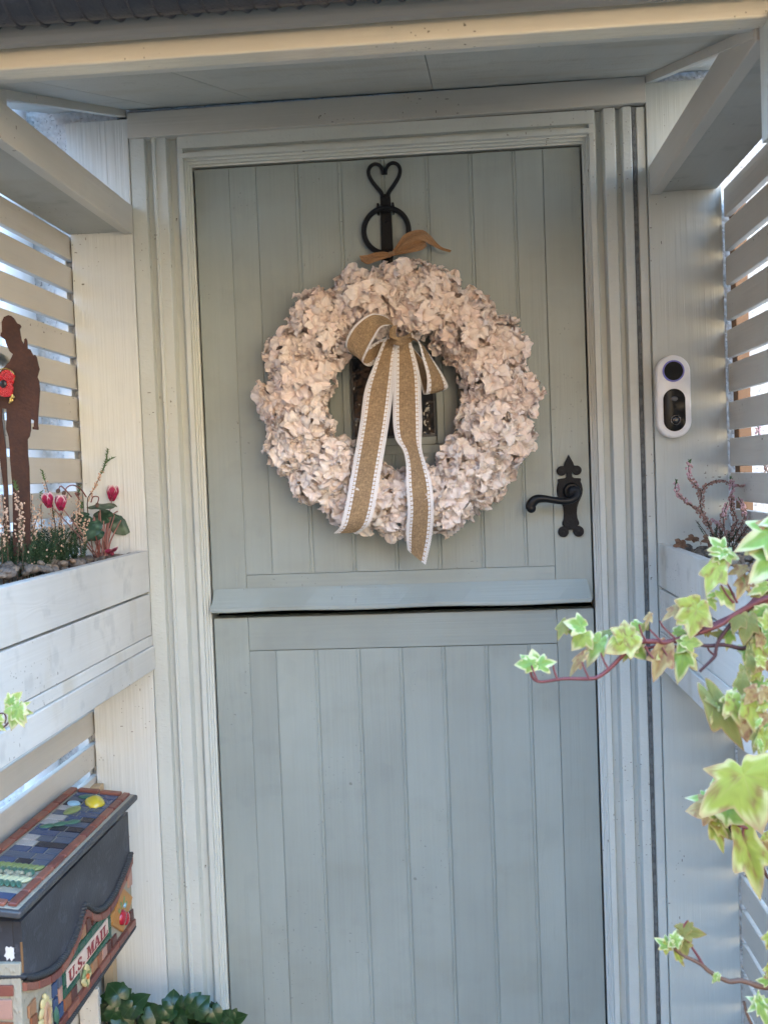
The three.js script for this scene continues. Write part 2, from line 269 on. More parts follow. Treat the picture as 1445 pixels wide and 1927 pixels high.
// front beam, fascia and gutter
board('front_beam', [-0.68, 0.69], [1.8785, 1.914], [0.744, 0.778], 'x', mFascia, porch, { ch: 0.003 });
board('beam_back', [-0.68, 0.69], [1.884, 1.914], [0.720, 0.7435], 'x', mBeam, porch);
board('fascia', [-0.68, 0.69], [1.9145, 1.945], [0.727, 0.770], 'x', mFascia, porch);
{
  const pts = [], r = 0.021, th = 0.002; for (let i = 0; i <= 24; i++) { const a = Math.PI + Math.PI * i / 24; pts.push([r * Math.cos(a), r * Math.sin(a)]); }
  for (let i = 24; i >= 0; i--) { const a = Math.PI + Math.PI * i / 24; pts.push([(r - th) * Math.cos(a), (r - th) * Math.sin(a)]); }
  const g = extrude(pts, 1.42); g.rotateY(Math.PI / 2); g.translate(-0.705, 1.9155, 0.803);
  mesh('drip_moulding', toCreasedNormals(uvBox(g, 'x'), 0.6), mGutter, porch);
}

{   // the dark gutter along the eaves, with its row of ribs
  const pts = [], r = 0.05, th = 0.003; for (let i = 0; i <= 24; i++) { const a = Math.PI + Math.PI * i / 24; pts.push([r * Math.cos(a), r * Math.sin(a)]); }
  for (let i = 24; i >= 0; i--) { const a = Math.PI + Math.PI * i / 24; pts.push([(r - th) * Math.cos(a), (r - th) * Math.sin(a)]); }
  const g = extrude(pts, 1.42); g.rotateY(Math.PI / 2); g.translate(-0.705, 1.9425, 0.872); mesh('rain_gutter', toCreasedNormals(uvBox(g, 'x'), 0.6), mRoof, porch);
  const rib = new THREE.TorusGeometry(r + 0.0003, 0.0013, 6, 20, Math.PI); rib.rotateZ(Math.PI); rib.rotateY(Math.PI / 2);
  mesh('gutter_ribs', merge(Array.from({ length: 51 }, (_, i) => tf(plain(rib), V(-0.69 + i * 0.0275, 1.9425, 0.872)))), mRoof, porch).userData.kind = 'stuff';
}

// ------------------------------------------------------------------ door frame
const frame = thing('door_frame', 'pale painted moulded frame round the stable door', 'door frame', [0, 0, 0]);
function jamb(profile, side, y1) {
  const g = extrude(side < 0 ? profile.map(([u, z]) => [-(0.381 + u), -z]).reverse() : profile.map(([u, z]) => [0.381 + u, -z]), y1);
  g.rotateX(-Math.PI / 2); // shape y -> -z
  return uvBox(g, 'y');
}
const profL = [[0, -0.06], [0, 0.003], [0.0035, 0.004], [0.004, 0.0085], [0.0075, 0.009], [0.008, 0.0135], [0.011, 0.014], [0.0125, 0.021], [0.021, 0.022], [0.0225, 0.0205], [0.029, 0.008], [0.041, 0.007], [0.0445, 0.024], [0.046, 0.0255], [0.064, 0.026], [0.0655, 0.029], [0.0705, 0.0295], [0.072, 0.027], [0.075, 0.015], [0.085, 0.0145], [0.0865, 0.026], [0.0875, 0.0275], [0.115, 0.028], [0.117, 0.026], [0.117, -0.06]];
const profR = [[0, -0.06], [0, 0.003], [0.0035, 0.004], [0.004, 0.0085], [0.0075, 0.009], [0.008, 0.014], [0.0105, 0.0145], [0.012, 0.021], [0.0215, 0.022], [0.023, 0.0205], [0.026, 0.008], [0.036, 0.007], [0.0395, 0.024], [0.041, 0.0255], [0.059, 0.026], [0.0605, 0.0245], [0.0635, 0.013], [0.0705, 0.0125], [0.0735, 0.026], [0.075, 0.0275], [0.0895, 0.028], [0.091, 0.0265], [0.091, -0.06]];
mesh('jamb', jamb(profL, -1, 2.0385), mFrame, frame);
mesh('jamb', jamb(profR, 1, 2.0385), mFrame, frame);
board('grime_joint', [0.4723, 0.4797], [0, 2.038], [-0.02, 0.0270], 'y', mGrime, frame);
board('edge_strip', [0.4800, 0.4983], [0, 2.038], [-0.02, 0.0255], 'y', mFrame, frame, { ch: 0.003 });
{
  const pr = [[1.9815, -0.06], [1.9815, 0.0035], [1.985, 0.0045], [1.9855, 0.0095], [1.990, 0.010], [1.991, 0.0155], [1.994, 0.016], [1.996, 0.0225], [2.004, 0.0235], [2.007, 0.011], [2.012, 0.0105], [2.0135, 0.0235], [2.0375, 0.0245], [2.0375, -0.06]];
  const g = extrude(pr.map(([y, z]) => [-z, y]), 0.806); g.rotateY(Math.PI / 2); g.translate(-0.403, 0, 0);
  mesh('head', uvBox(g, 'x'), mFrame, frame);
}

// ------------------------------------------------------------------ stable door
const door = thing('stable_door', 'pale grey-green stable door of vertical beaded boards in two leaves', 'door', [0, 0, 0]);
const D = 0.3775;
const upper = board('upper_leaf', [-D, D], [1.1, 1.978], [-0.045, -0.012], 'y', mDoor, door);
const lower = board('lower_leaf', [-D, D], [0.05, 1.084], [-0.045, -0.012], 'y', mDoor, door);
const G = [-0.3075, -0.2545, -0.1700, -0.0850, -0.0005, 0.0845, 0.1695, 0.2535, 0.3055];
function plankGeo(w, h, bead) {
  const p = bead || w > 0.07 ? [[0, -0.0118], [0, -0.0016], [0.0012, -0.0003], [0.002, 0]] : [[0, -0.0118], [0, -0.0004], [0.0006, 0]];
  if (bead) { p.push([w - 0.0080, 0], [w - 0.0071, -0.0013], [w - 0.0063, -0.0013]); for (let i = 0; i <= 6; i++) { const a = Math.PI - Math.PI * i / 6; p.push([w - 0.0034 + 0.0026 * Math.cos(a), -0.0013 + 0.0012 * Math.sin(a)]); } p.push([w - 0.0002, -0.0020]); }
  else p.push([w - 0.0008, 0], [w - 0.0002, -0.0006]);
  p.push([w - 0.0002, -0.0118]);
  const g = extrude(p.map(([x, z]) => [x, -z]).reverse(), h); g.rotateX(-Math.PI / 2); return uvBox(g, 'y');
}
function plankOf(leaf, x0, x1, y0, y1, bead) { const o = mesh('plank', plankGeo(x1 - x0, y1 - y0, bead), mDoor, leaf), w = base(leaf); o.position.set(x0 - w.x, y0 - w.y, rr(-0.0003, 0.0003) - w.z); }
const WX = 0.128, WY0 = 1.397, WY1 = 1.632;   // the little window's opening in the boards
for (let i = 0; i < 8; i++) {
  const a = G[i], b = G[i + 1], bead = i > 0 && i < 7;
  if (b > -WX + 0.01 && a < WX - 0.01) {
    plankOf(upper, a, b, 1.1700, 1.399, bead); plankOf(upper, a, b, 1.630, 1.977, bead);
    if (a < -WX) plankOf(upper, a, -WX, 1.399, 1.63, false);
    if (b > WX) plankOf(upper, WX, b, 1.399, 1.63, bead);
  } else plankOf(upper, a, b, 1.1700, 1.977, bead);
  plankOf(lower, a, b, 0.06, 1.0155, bead);
}
board('stile', [-D, G[0] - 0.0004], [1.1008, 1.9775], [-0.0118, 0.0002], 'y', mDoor, upper);
board('stile', [G[8] + 0.0004, D], [1.1008, 1.9775], [-0.0118, 0.0002], 'y', mDoor, upper);
board('rail', [G[0], G[8]], [1.1008, 1.1692], [-0.0118, 0.0008], 'x', mDoor, upper, { ch: 0.0015 });
board('stile', [-D, G[0] - 0.0004], [0.052, 1.0838], [-0.0118, 0.0002], 'y', mDoor, lower);
board('stile', [G[8] + 0.0004, D], [0.052, 1.0838], [-0.0118, 0.0002], 'y', mDoor, lower);
board('rail', [G[0], G[8]], [1.0165, 1.0838], [-0.0118, 0.0006], 'x', mDoor, lower, { ch: 0.0015 });
{
  const pr = [[0.0012, 1.1005], [0.0012, 1.1425], [0.0055, 1.1430], [0.0240, 1.1085], [0.0262, 1.1060], [0.0262, 1.0995], [0.0240, 1.0978], [0.0012, 1.0978]];
  const g = extrude(pr.map(([z, y]) => [-z, y]), 0.748, { steps: 24 }); g.rotateY(Math.PI / 2); g.translate(-0.3765, 0, 0);
  const p = g.attributes.position; for (let i = 0; i < p.count; i++) { const x = p.getX(i), y = p.getY(i); if (x < -0.376) p.setX(i, x + 0.006 * sstep(1.115, 1.143, y)); if (x > 0.371) p.setX(i, x - 0.006 * sstep(1.10, 1.143, y)); if (y < 1.11) p.setY(i, y + 0.0012 * Math.sin(x * 21) * (x > -0.37 ? 1 : 0)); }
  g.computeVertexNormals(); mesh('weather_bar', toCreasedNormals(uvBox(g, 'x'), 0.5), mDoor, door);
}
// little leaded window
{
  const w = mesh('window', (() => { const s = new THREE.Shape([[-WX, WY0], [WX, WY0], [WX, WY1], [-WX, WY1]].map((p) => new THREE.Vector2(...p))); s.holes.push(new THREE.Path([[-0.084, 1.432], [-0.084, 1.597], [0.084, 1.597], [0.084, 1.432]].map((p) => new THREE.Vector2(...p)))); const g = new THREE.ExtrudeGeometry(s, { depth: 0.010, bevelEnabled: true, bevelThickness: 0.004, bevelSize: 0.004, bevelOffset: -0.004, bevelSegments: 2 }); g.translate(0, 0, -0.0155); return uvBox(g, 'y'); })(), mDoor, door);
  // moulded bead round the glass
  for (const [a, b, c, d] of [[-0.1, -0.084, 1.416, 1.613], [0.084, 0.1, 1.416, 1.613], [-0.0838, 0.0838, 1.416, 1.432], [-0.0838, 0.0838, 1.597, 1.613]]) board('bead', [a, b], [c, d], [-0.006, 0.0035], b - a > 0.1 ? 'x' : 'y', mDoor, w, { ch: 0.004 });
  const gb = tex(256, 256, (u, v) => grey(fbm(u, v, 6, 6, 301, 4)), false, 0.17, 0.17);
  const pane = uvBox(new THREE.BoxGeometry(0.168, 0.165, 0.003, 1, 1, 1), 'y'); pane.translate(0, 1.5145, -0.0102);
  mesh('pane', pane, mat([0.035, 0.04, 0.05], 0.06, { bumpMap: gb, bumpScale: 0.006 }), w);
  const lead = mat([0.10, 0.105, 0.115], 0.55, { metalness: 0.3, bumpMap: hammer, bumpScale: 0.0008 });
  for (const [a, b, c, d] of [[-0.084, -0.079, 1.432, 1.597], [0.079, 0.084, 1.432, 1.597], [-0.0788, 0.0788, 1.432, 1.437], [-0.0788, 0.0788, 1.592, 1.597]]) board('lead_edge', [a, b], [c, d], [-0.0086, -0.0066], b - a > 0.1 ? 'x' : 'y', lead, w, { ch: 0.001 });
}
// wrought iron heart knocker
{
  const k = mesh('door_knocker', (() => {
    const g = extrude([[-0.0085, 1.906], [0.0085, 1.906], [0.0092, 1.872], [0.0098, 1.83], [0.0105, 1.79], [0.0075, 1.775], [0.003, 1.752], [0, 1.742], [-0.0055, 1.752], [-0.0095, 1.775], [-0.0105, 1.79], [-0.0098, 1.83], [-0.0092, 1.872]].reverse(), 0.005, { bevelEnabled: true, bevelThickness: 0.0012, bevelSize: 0.0012, bevelSegments: 2 });
    g.translate(0, 0, 0.002); return uvBox(g, 'y');
  })(), mIron, door);
  const h = []; for (const s of [-1, 1]) h.push(tube([V(s * 0.0025, 1.9445, 0.008), V(s * 0.0030, 1.953, 0.008), V(s * 0.009, 1.9625, 0.008), V(s * 0.018, 1.9655, 0.008), V(s * 0.027, 1.961, 0.008), V(s * 0.0308, 1.951, 0.008), V(s * 0.0275, 1.938, 0.008), V(s * 0.0185, 1.924, 0.008), V(s * 0.0085, 1.911, 0.008), V(s * 0.0045, 1.902, 0.008)], (t) => 0.0034 + 0.0008 * t, 0, 48, 10));
  mesh('heart', merge(h), mIron, k);
  const rg = new THREE.TorusGeometry(0.0435, 0.0052, 14, 64); rg.translate(0, 1.834, 0.0165); mesh('ring', plain(rg), mIron, k);
  mesh('hinge', merge([tf(plain(new THREE.CylinderGeometry(0.0072, 0.0072, 0.021, 16)), V(0, 1.8765, 0.011), [0, 0, Math.PI / 2]), ...[-1, 1].map((s) => tf(plain(new RoundedBoxGeometry(0.0045, 0.021, 0.016, 2, 0.0018)), V(s * 0.0145, 1.8775, 0.010)))]), mIron, k);
  for (const y of [1.8985, 1.853]) mesh('bolt', tf(plain(new THREE.SphereGeometry(0.0034, 14, 8)), V(0, y, 0.0085), [0, 0, 0], V(1, 1, 0.5)), mIron, k);
  mesh('knocker_stud', tf(plain(new THREE.SphereGeometry(0.011, 18, 12)), V(-0.002, 1.788, 0.010)), mIron, k);
}
board('letter_plate', [-0.014, 0.05], [1.335, 1.362], [0.001, 0.007], 'x', mIron, door, { ch: 0.002 });
// fleur handle
{
  const c = V(0.338, 1.306, 0.001), k = 0.001, pts = [];
  const half = [[0, 80], [4, 72], [8, 64.5], [10, 58.5]];
  for (let i = 0; i <= 14; i++) { const a = (100 - i * 19) * Math.PI / 180; half.push([14.6 + 9.4 * Math.cos(a), 49 + 9.4 * Math.sin(a)]); }
  half.push([6, 46.5], [5.2, 42], [5.6, 37], [9, 34.5], [16, 34], [21.5, 33.2], [22.5, 30], [21.5, 27], [24, 20], [25, 11], [23.5, 1], [19.5, -8], [16.2, -14], [13.5, -23], [12.4, -34], [13.2, -44], [16.2, -52], [16.4, -56], [12.5, -59.5]);
  for (let i = 0; i <= 14; i++) { const a = (95 - i * 20.5) * Math.PI / 180; half.push([14.6 + 10.6 * Math.cos(a), -70 + 10.6 * Math.sin(a)]); }
  half.push([4.5, -67], [0, -66.2]);
  for (const [x, y] of half) pts.push([x * k, y * k]); for (const [x, y] of half.slice(1, -1).reverse()) pts.push([-x * k, y * k]);
  const g = extrude(pts.reverse(), 0.003, { bevelEnabled: true, bevelThickness: 0.0015, bevelSize: 0.0014, bevelOffset: -0.0014, bevelSegments: 2 }); g.translate(c.x, c.y, c.z + 0.0015);
  const hd = mesh('door_handle', uvBox(g, 'y'), mIron, door);
  const P = (x, y, z) => V(c.x + x * k, c.y + y * k, z * k);
  mesh('boss', merge([tf(plain(new THREE.CylinderGeometry(0.0135, 0.0175, 0.014, 28)), P(3, 9, 12), [Math.PI / 2, 0, 0]), tf(plain(new THREE.CylinderGeometry(0.0095, 0.0125, 0.02, 24)), P(5, 8, 26), [Math.PI / 2, 0, 0]), tf(plain(new THREE.SphereGeometry(0.0125, 20, 14)), P(6, 7, 36), [0, 0, 0], V(1, 1, 0.55))]), mIronSmooth, hd);
  mesh('lever', tube([P(10, 6, 36), P(6, -3, 40), P(-4, -8.5, 42), P(-20, -8.5, 43), P(-36, -6, 43), P(-52, -3, 43), P(-66, -3.2, 43), P(-75, -9, 43), P(-79, -17, 43), P(-77.5, -22, 43)], (t) => (t < 0.12 ? lerp(0.010, 0.0072, t / 0.12) : t < 0.55 ? 0.0066 : lerp(0.0066, 0.0098, sstep(0.55, 0.92, t))) * (t > 0.97 ? 0.75 : 1), 0, 60, 14), mIronSmooth, hd);
  mesh('lever_end', tf(plain(new THREE.SphereGeometry(0.0092, 18, 12)), P(-77.8, -20.5, 43)), mIronSmooth, hd);
  for (const [x, y] of [[-14.6, 49], [14.6, 49], [-14.6, -70], [14.6, -70]]) { const s = mesh('screw', tf(plain(new THREE.SphereGeometry(0.0042, 14, 8)), P(x, y, 5.5), [0, 0, 0], V(1, 1, 0.45)), mIronSmooth, hd); }
  mesh('keyhole', tf(plain(new RoundedBoxGeometry(0.004, 0.016, 0.002, 2, 0.0009)), P(1, -40, 5.2)), mDark, hd);
}

// ------------------------------------------------------------------ video doorbell
{
  const b = thing('video_doorbell', 'white capsule-shaped video doorbell on the panel right of the door', 'doorbell', [0.5315, 1.487, 0.0305]);
  const cap = (w, h) => { const s = new THREE.Shape(), r = w / 2, l = h / 2 - r; s.absarc(0, l, r, 0, Math.PI); s.absarc(0, -l, r, Math.PI, 2 * Math.PI); s.closePath(); return s; };
  const ex = (w, h, d, bv, z) => { const g = new THREE.ExtrudeGeometry(cap(w, h), { depth: d, bevelEnabled: true, bevelThickness: bv, bevelSize: bv, bevelOffset: -bv, bevelSegments: 4, curveSegments: 40 }); g.translate(0, 0, z + bv); return toCreasedNormals(plain(g), 0.5); };
  mesh('body', ex(0.0635, 0.1555, 0.017, 0.0045, 0), mat([0.90, 0.91, 0.93], 0.3, { clearcoat: 0.3 }), b);
  const gl = mat([0.006, 0.007, 0.009], 0.16, { specularIntensity: 0.35 });
  const cp = mesh('camera_panel', ex(0.0405, 0.0795, 0.0006, 0.0006, 0.0262), gl, b); cp.position.y = -0.0255;
  mesh('sensor', tf(plain(new THREE.SphereGeometry(0.0055, 20, 12)), V(0, 0.021, 0.0273), [0, 0, 0], V(1.3, 0.9, 0.35)), mat([0.09, 0.09, 0.1], 0.15), cp);
  mesh('lens', merge([tf(plain(new THREE.TorusGeometry(0.0085, 0.0016, 10, 36)), V(0.0015, -0.019, 0.0278)), tf(plain(new THREE.SphereGeometry(0.0062, 22, 14)), V(0.0015, -0.019, 0.0275), [0, 0, 0], V(1, 1, 0.4))]), mat([0.018, 0.018, 0.022], 0.12, { clearcoat: 1 }), cp);
  const bt = mesh('bell_button', tf(plain(new THREE.CylinderGeometry(0.0182, 0.0182, 0.0024, 48)), V(0, 0.0475, 0.0268), [Math.PI / 2, 0, 0]), gl, b);
  mesh('button_ring', tf(plain(new THREE.TorusGeometry(0.0188, 0.0016, 10, 60)), V(0, 0.0475, 0.0272)), mat([0.22, 0.22, 0.62], 0.3), bt);
}

// ------------------------------------------------------------------ planters
function planter(side, label) {
  const t = thing('planter', label, 'planter', [side * 0.56, 1.0, 0.38]);
  const X = (a, b) => side < 0 ? [-b, -a] : [a, b], A = side < 0 ? 0.4960 : 0.4995, dy = side < 0 ? 0 : -0.019, z = [0.0312, 0.7345];
  board('plank', X(A, A + 0.019), [1.1455 + dy, 1.228 + dy], z, 'z', mPlanter, t, { ch: 0.002, jit: 0.001 });
  board('plank', X(A + 0.0005, A + 0.019), [1.0595 + dy, 1.1415 + dy], z, 'z', mPlanter, t, { ch: 0.002, jit: 0.001 });
  board('plank', X(A - 0.0005, A + 0.019), [1.0385 + dy, 1.0585 + dy], z, 'z', mPlanter, t, { ch: 0.0012 });
  board('rail', X(A - 0.0045, A + 0.019), [0.9905 + dy, 1.0375 + dy], z, 'z', mPlanter, t, { ch: 0.002 });
  board('bottom_board', X(A + 0.0195, 0.624), [0.995 + dy, 1.010 + dy], z, 'z', mPlanter, t);
  board('soil', X(A + 0.0195, 0.6255), [1.1 + dy, 1.203 + dy], [0.032, 0.733], 'z', mat([0.035, 0.026, 0.02], 0.95, { bumpMap: lumpBump, bumpScale: 0.01 }), t);
  const cols = [[0.30, 0.25, 0.21], [0.22, 0.20, 0.19], [0.36, 0.30, 0.26], [0.16, 0.14, 0.135], [0.42, 0.30, 0.22], [0.27, 0.24, 0.23], [0.50, 0.42, 0.34]].map((c) => c.map((q) => q * 0.62));
  const st = tex(128, 128, (u, v) => { const q = 0.7 + 0.45 * fbm(u, v, 10, 10, 501, 4); return [q, q * 0.98, q * 0.95, 1]; }, true, 1, 1);
  const mats = cols.map((c) => mat(c, 0.72, { map: st }));
  const geos = Array.from({ length: 9 }, (_, i) => { const g = blob(1, 1, 0.35, 40 + i, 1, 0.62, 0.82), p = g.attributes.position, uv = g.attributes.uv; for (let k = 0; k < p.count; k++) uv.setXY(k, p.getX(k) * 0.4, p.getZ(k) * 0.4 + p.getY(k) * 0.3); return toCreasedNormals(g, 1.2); });
  const n = side < 0 ? 270 : 190;
  for (let i = 0; i < n; i++) {
    const z0 = 0.040 + 0.67 * ((i * 0.6180339) % 1), x0 = side < 0 ? rr(0.521, 0.617) : rr(0.524, 0.617), r = rr(0.0058, 0.0108) * (R() < 0.15 ? 1.3 : 1);
    const o = mesh('pebble', geos[i % 9], mats[Math.floor(R() * R() * 9.9) % 7], t); o.scale.setScalar(r);
    o.position.set(side * x0 - t.position.x, 1.209 + dy + rr(0, 0.014) + (side < 0 ? 0.022 : 0.012) * sstep(0.1, 0.55, z0) - t.position.y, z0 - t.position.z); o.rotation.set(rr(-0.5, 0.5), rr(0, 6.3), rr(-0.5, 0.5));
  }
  return t;
}
planter(-1, 'white painted plank planter at the left, filled with pebbles, holding cyclamen and heather');
planter(1, 'white painted plank planter at the right, behind the trailing ivy, holding one heather');

// ------------------------------------------------------------------ plants in the planters
const leafDark = [0.022, 0.05, 0.018];
function needleSpray(pts, n, len, r) {   // a stem with short needles, vertex coloured
  const out = [], c = new THREE.CatmullRomCurve3(pts);
  for (let i = 0; i < n; i++) {
    const t = (i + R()) / n, p = c.getPointAt(clamp(t)), d = c.getTangentAt(clamp(t)), a = R() * 6.28, side = V(Math.cos(a), rr(-0.2, 0.2), Math.sin(a)), dir = side.multiplyScalar(0.85).addScaledVector(d, 0.7).normalize();
    const g = new THREE.ConeGeometry(r * rr(0.8, 1.3), len * rr(0.7, 1.2), 4, 1, true); g.translate(0, len * 0.45, 0);
    g.applyQuaternion(new THREE.Quaternion().setFromUnitVectors(V(0, 1, 0), dir)); g.translate(p.x, p.y, p.z); out.push(plain(g));
  }
  return out;
}
function bells(pts, n, r, spread) {
  const out = [], c = new THREE.CatmullRomCurve3(pts);
  for (let i = 0; i < n; i++) {
    const t = (i + R()) / n, p = c.getPointAt(clamp(t)), a = R() * 6.28, k = spread * rr(0.5, 1.1);
    out.push(tf(plain(new THREE.SphereGeometry(r * rr(0.75, 1.25), 6, 5)), V(p.x + Math.cos(a) * k, p.y + rr(-0.3, 0.3) * k, p.z + Math.sin(a) * k), [rr(-1, 1), 0, rr(-1, 1)], V(0.85, 1.15, 0.85)));
  }
  return out;
}
const needleMat = mat([0.022, 0.055, 0.022], 0.6), tipMat = mat([0.06, 0.14, 0.035], 0.6), twigMat = mat([0.10, 0.06, 0.04], 0.8);
const bellPale = mat([0.58, 0.41, 0.31], 0.7, {}), bellPink = mat([0.60, 0.38, 0.40], 0.7, {}), bellBrown = mat([0.36, 0.22, 0.18], 0.8, {});
{
  const h = thing('heather', 'bushy dark green heather with dried cream bells, left of the cyclamen in the left planter', 'heather', [-0.565, 1.215, 0.36]);
  const b = h.position, L = (p) => p.sub(b);
  const spikes = [   // root z, tip in the photo, plane x of the tip, has a green tip
    [[80, 885], -0.57, 1], [[28, 905], -0.56, 1], [[5, 930], -0.55, 0], [[45, 905], -0.565, 1], [[150, 915], -0.57, 1], [[78, 925], -0.58, 1], [[60, 930], -0.56, 0], [[128, 930], -0.55, 0], [[100, 950], -0.575, 0], [[155, 945], -0.57, 1], [[12, 950], -0.555, 0], [[35, 940], -0.56, 0], [[75, 960], -0.55, 0], [[140, 960], -0.56, 0], [[165, 975], -0.555, 0], [[55, 955], -0.57, 0], [[115, 965], -0.56, 0]];
  const stems = [], needles = [], tips = [], fl = [];
  spikes.forEach(([[px, py], x, tip], i) => {
    const T = atX(px, py, x), B = V(-0.565 + rr(-0.02, 0.02), 1.215, clamp(T.z - rr(-0.05, 0.05), 0.24, 0.50)), mid = B.clone().lerp(T, 0.5).add(V(rr(-0.006, 0.012), 0.01, rr(-0.01, 0.01)));
    const P = [B, mid, T].map(L); stems.push(tube(P, 0.0011, 0.0006, 10, 5));
    const c = new THREE.CatmullRomCurve3(P); const sub = (a, e) => [a, (a + e) / 2, e].map((q) => c.getPointAt(q));
    needles.push(...needleSpray(sub(0.05, 0.6), 60, 0.008, 0.0007));
    fl.push(...bells(sub(0.42, tip ? 0.9 : 0.99), 40, 0.00165, 0.0050));
    if (tip) tips.push(...needleSpray(sub(0.9, 1), 26, 0.0065, 0.0008));
  });
  for (let i = 0; i < 120; i++) {   // the dense green body
    const z0 = rr(0.25, 0.47), x0 = rr(-0.61, -0.553), B = V(x0, 1.222, z0), T = V(x0 + rr(-0.012, 0.022), 1.215 + rr(0.03, 0.075), z0 + rr(-0.03, 0.03)), P = [B, B.clone().lerp(T, 0.5).add(V(rr(-0.006, 0.006), 0, rr(-0.006, 0.006))), T].map(L);
    needles.push(...needleSpray(P, 62, 0.0085, 0.00085)); if (i % 4 === 0) fl.push(...bells(P, 7, 0.0016, 0.006));
  }
  mesh('stem', merge(stems), twigMat, h); const nd = mesh('needles', merge(needles), needleMat, h); nd.userData.kind = 'stuff'; mesh('green_tip', merge(tips), tipMat, h).userData.kind = 'stuff'; mesh('dried_bells', merge(fl), bellPale, h).userData.kind = 'stuff';
}
{   // the tall single spray that stands over the cyclamen
  const pts = [[165, 950, -0.565], [175, 925, -0.565], [188, 898, -0.565], [200, 868, -0.565], [204, 845, -0.565]].map(([a, c, x]) => atX(a, c, x)), root = V(-0.57, 1.21, 0.13);
  const h = thing('heather', 'single tall heather sprig with a green top rising beside the upright cyclamen flower', 'heather', root.toArray());
  const P = [root, ...pts].map((p) => p.clone().sub(root)), c = new THREE.CatmullRomCurve3(P), sub = (a, e) => [a, (a + e) / 2, e].map((q) => c.getPointAt(q));
  mesh('stem', tube(P, 0.0013, 0.0007, 24, 6), twigMat, h);
  mesh('dried_bells', merge(bells(sub(0.45, 0.8), 34, 0.0019, 0.0034)), bellPale, h).userData.kind = 'stuff';
  const side = c.getPointAt(0.88); mesh('green_tip', merge([...needleSpray(sub(0.76, 1), 70, 0.0068, 0.0009), ...needleSpray([side, side.clone().add(V(0.004, 0.007, -0.012)), side.clone().add(V(0.012, 0.012, -0.02))], 36, 0.006, 0.0009)]), tipMat, h).userData.kind = 'stuff';
}
{
  const h = thing('heather', 'sparse brown and pink heather with curling spikes in the right planter', 'heather', [0.578, 1.195, 0.15]);
  const b = h.position, Q = (px, py, z = 0.15) => atZ(px, py, z).sub(b);
  const lines = [
    [[1345, 1018], [1330, 985], [1312, 960], [1285, 940], [1270, 920], [1272, 903]],
    [[1335, 990], [1318, 955], [1318, 925], [1300, 905], [1295, 880], [1297, 866]],
    [[1312, 935], [1330, 912], [1355, 903], [1375, 912], [1395, 914], [1418, 910], [1428, 903]],
    [[1360, 1018], [1385, 985], [1375, 950], [1378, 915], [1374, 898]],
    [[1372, 1020], [1395, 985], [1400, 960], [1388, 935]],
    [[1355, 1018], [1352, 990], [1340, 975]], [[1385, 1020], [1410, 985], [1415, 965]], [[1365, 1015], [1360, 975], [1368, 945]],
    [[1450, 905], [1437, 870], [1428, 830], [1425, 800]]];
  const st = [], fl = [], pk = [], nd = [], tp = [];
  lines.forEach((l, i) => {
    const z = 0.15 + 0.02 * Math.sin(i * 2.1), P = l.map(([x, y]) => Q(x, y, z)), c = new THREE.CatmullRomCurve3(P), sub = (a, e) => [a, (a + e) / 2, e].map((q) => c.getPointAt(q)); st.push(tube(P, 0.0014, 0.0007, 20, 5));
    const n = Math.round(c.getLength() * 620); fl.push(...bells([0, 0.25, 0.5, 0.62, 0.75].map((q) => c.getPointAt(q)), n, 0.0020, 0.0052)); pk.push(...bells(sub(0.6, 0.97), Math.round(n * 0.6), 0.0020, 0.0046));
    if (i < 4 || i === 8) tp.push(...needleSpray(sub(0.94, 1), 16, 0.0055, 0.0011));
  });
  for (let i = 0; i < 12; i++) { const B = V(rr(-0.02, 0.03), 0.005, rr(-0.03, 0.04)), T = B.clone().add(V(rr(-0.035, 0.035), rr(0.02, 0.055), rr(-0.02, 0.02))); nd.push(...needleSpray([B, B.clone().lerp(T, 0.5), T], 30, 0.006, 0.0008)); st.push(tube([B, B.clone().lerp(T, 0.5).add(V(0.004, 0, 0)), T], 0.001, 0.0006, 6, 5)); }
  mesh('stem', merge(st), twigMat, h); mesh('needles', merge(nd), needleMat, h).userData.kind = 'stuff'; mesh('brown_bells', merge(fl), bellBrown, h).userData.kind = 'stuff'; mesh('pink_bells', merge(pk), bellPink, h).userData.kind = 'stuff'; mesh('green_tip', merge(tp), tipMat, h).userData.kind = 'stuff';
}
// leaf builder: outline r(angle), angle 0 = tip, origin at the petiole
function leafGeo(outline, { rings = 5, seg = 44, cup = 0.15, fold = 0.12, wave = 0.04, color, seed = 1 }) {
  const pos = [], col = [], uv = [], idx = [];
  for (let r = 0; r <= rings; r++) for (let a = 0; a <= seg; a++) {
    const th = -Math.PI + 2 * Math.PI * a / seg, R0 = outline(th), t = r / rings, x = Math.sin(th) * R0 * t, y = Math.cos(th) * R0 * t;
    const z = -cup * (x * x + y * y) + fold * Math.abs(x) + wave * t * Math.sin(th * 5 + seed) * 0.6 + wave * 0.5 * Math.sin(x * 9 + seed * 2) * t;
    pos.push(x, y, z); uv.push(x, y); col.push(...color(t, th, x, y));
  }
  for (let r = 0; r < rings; r++) for (let a = 0; a < seg; a++) { const i = r * (seg + 1) + a; idx.push(i, i + seg + 1, i + 1, i + 1, i + seg + 1, i + seg + 2); }
  const g = new THREE.BufferGeometry(); g.setAttribute('position', new THREE.Float32BufferAttribute(pos, 3)); g.setAttribute('uv', new THREE.Float32BufferAttribute(uv, 2)); g.setAttribute('color', new THREE.Float32BufferAttribute(col, 3)); g.setIndex(idx); g.computeVertexNormals(); return g;
}
const mix3 = (a, b, t) => a.map((q, i) => lerp(q, b[i], t));
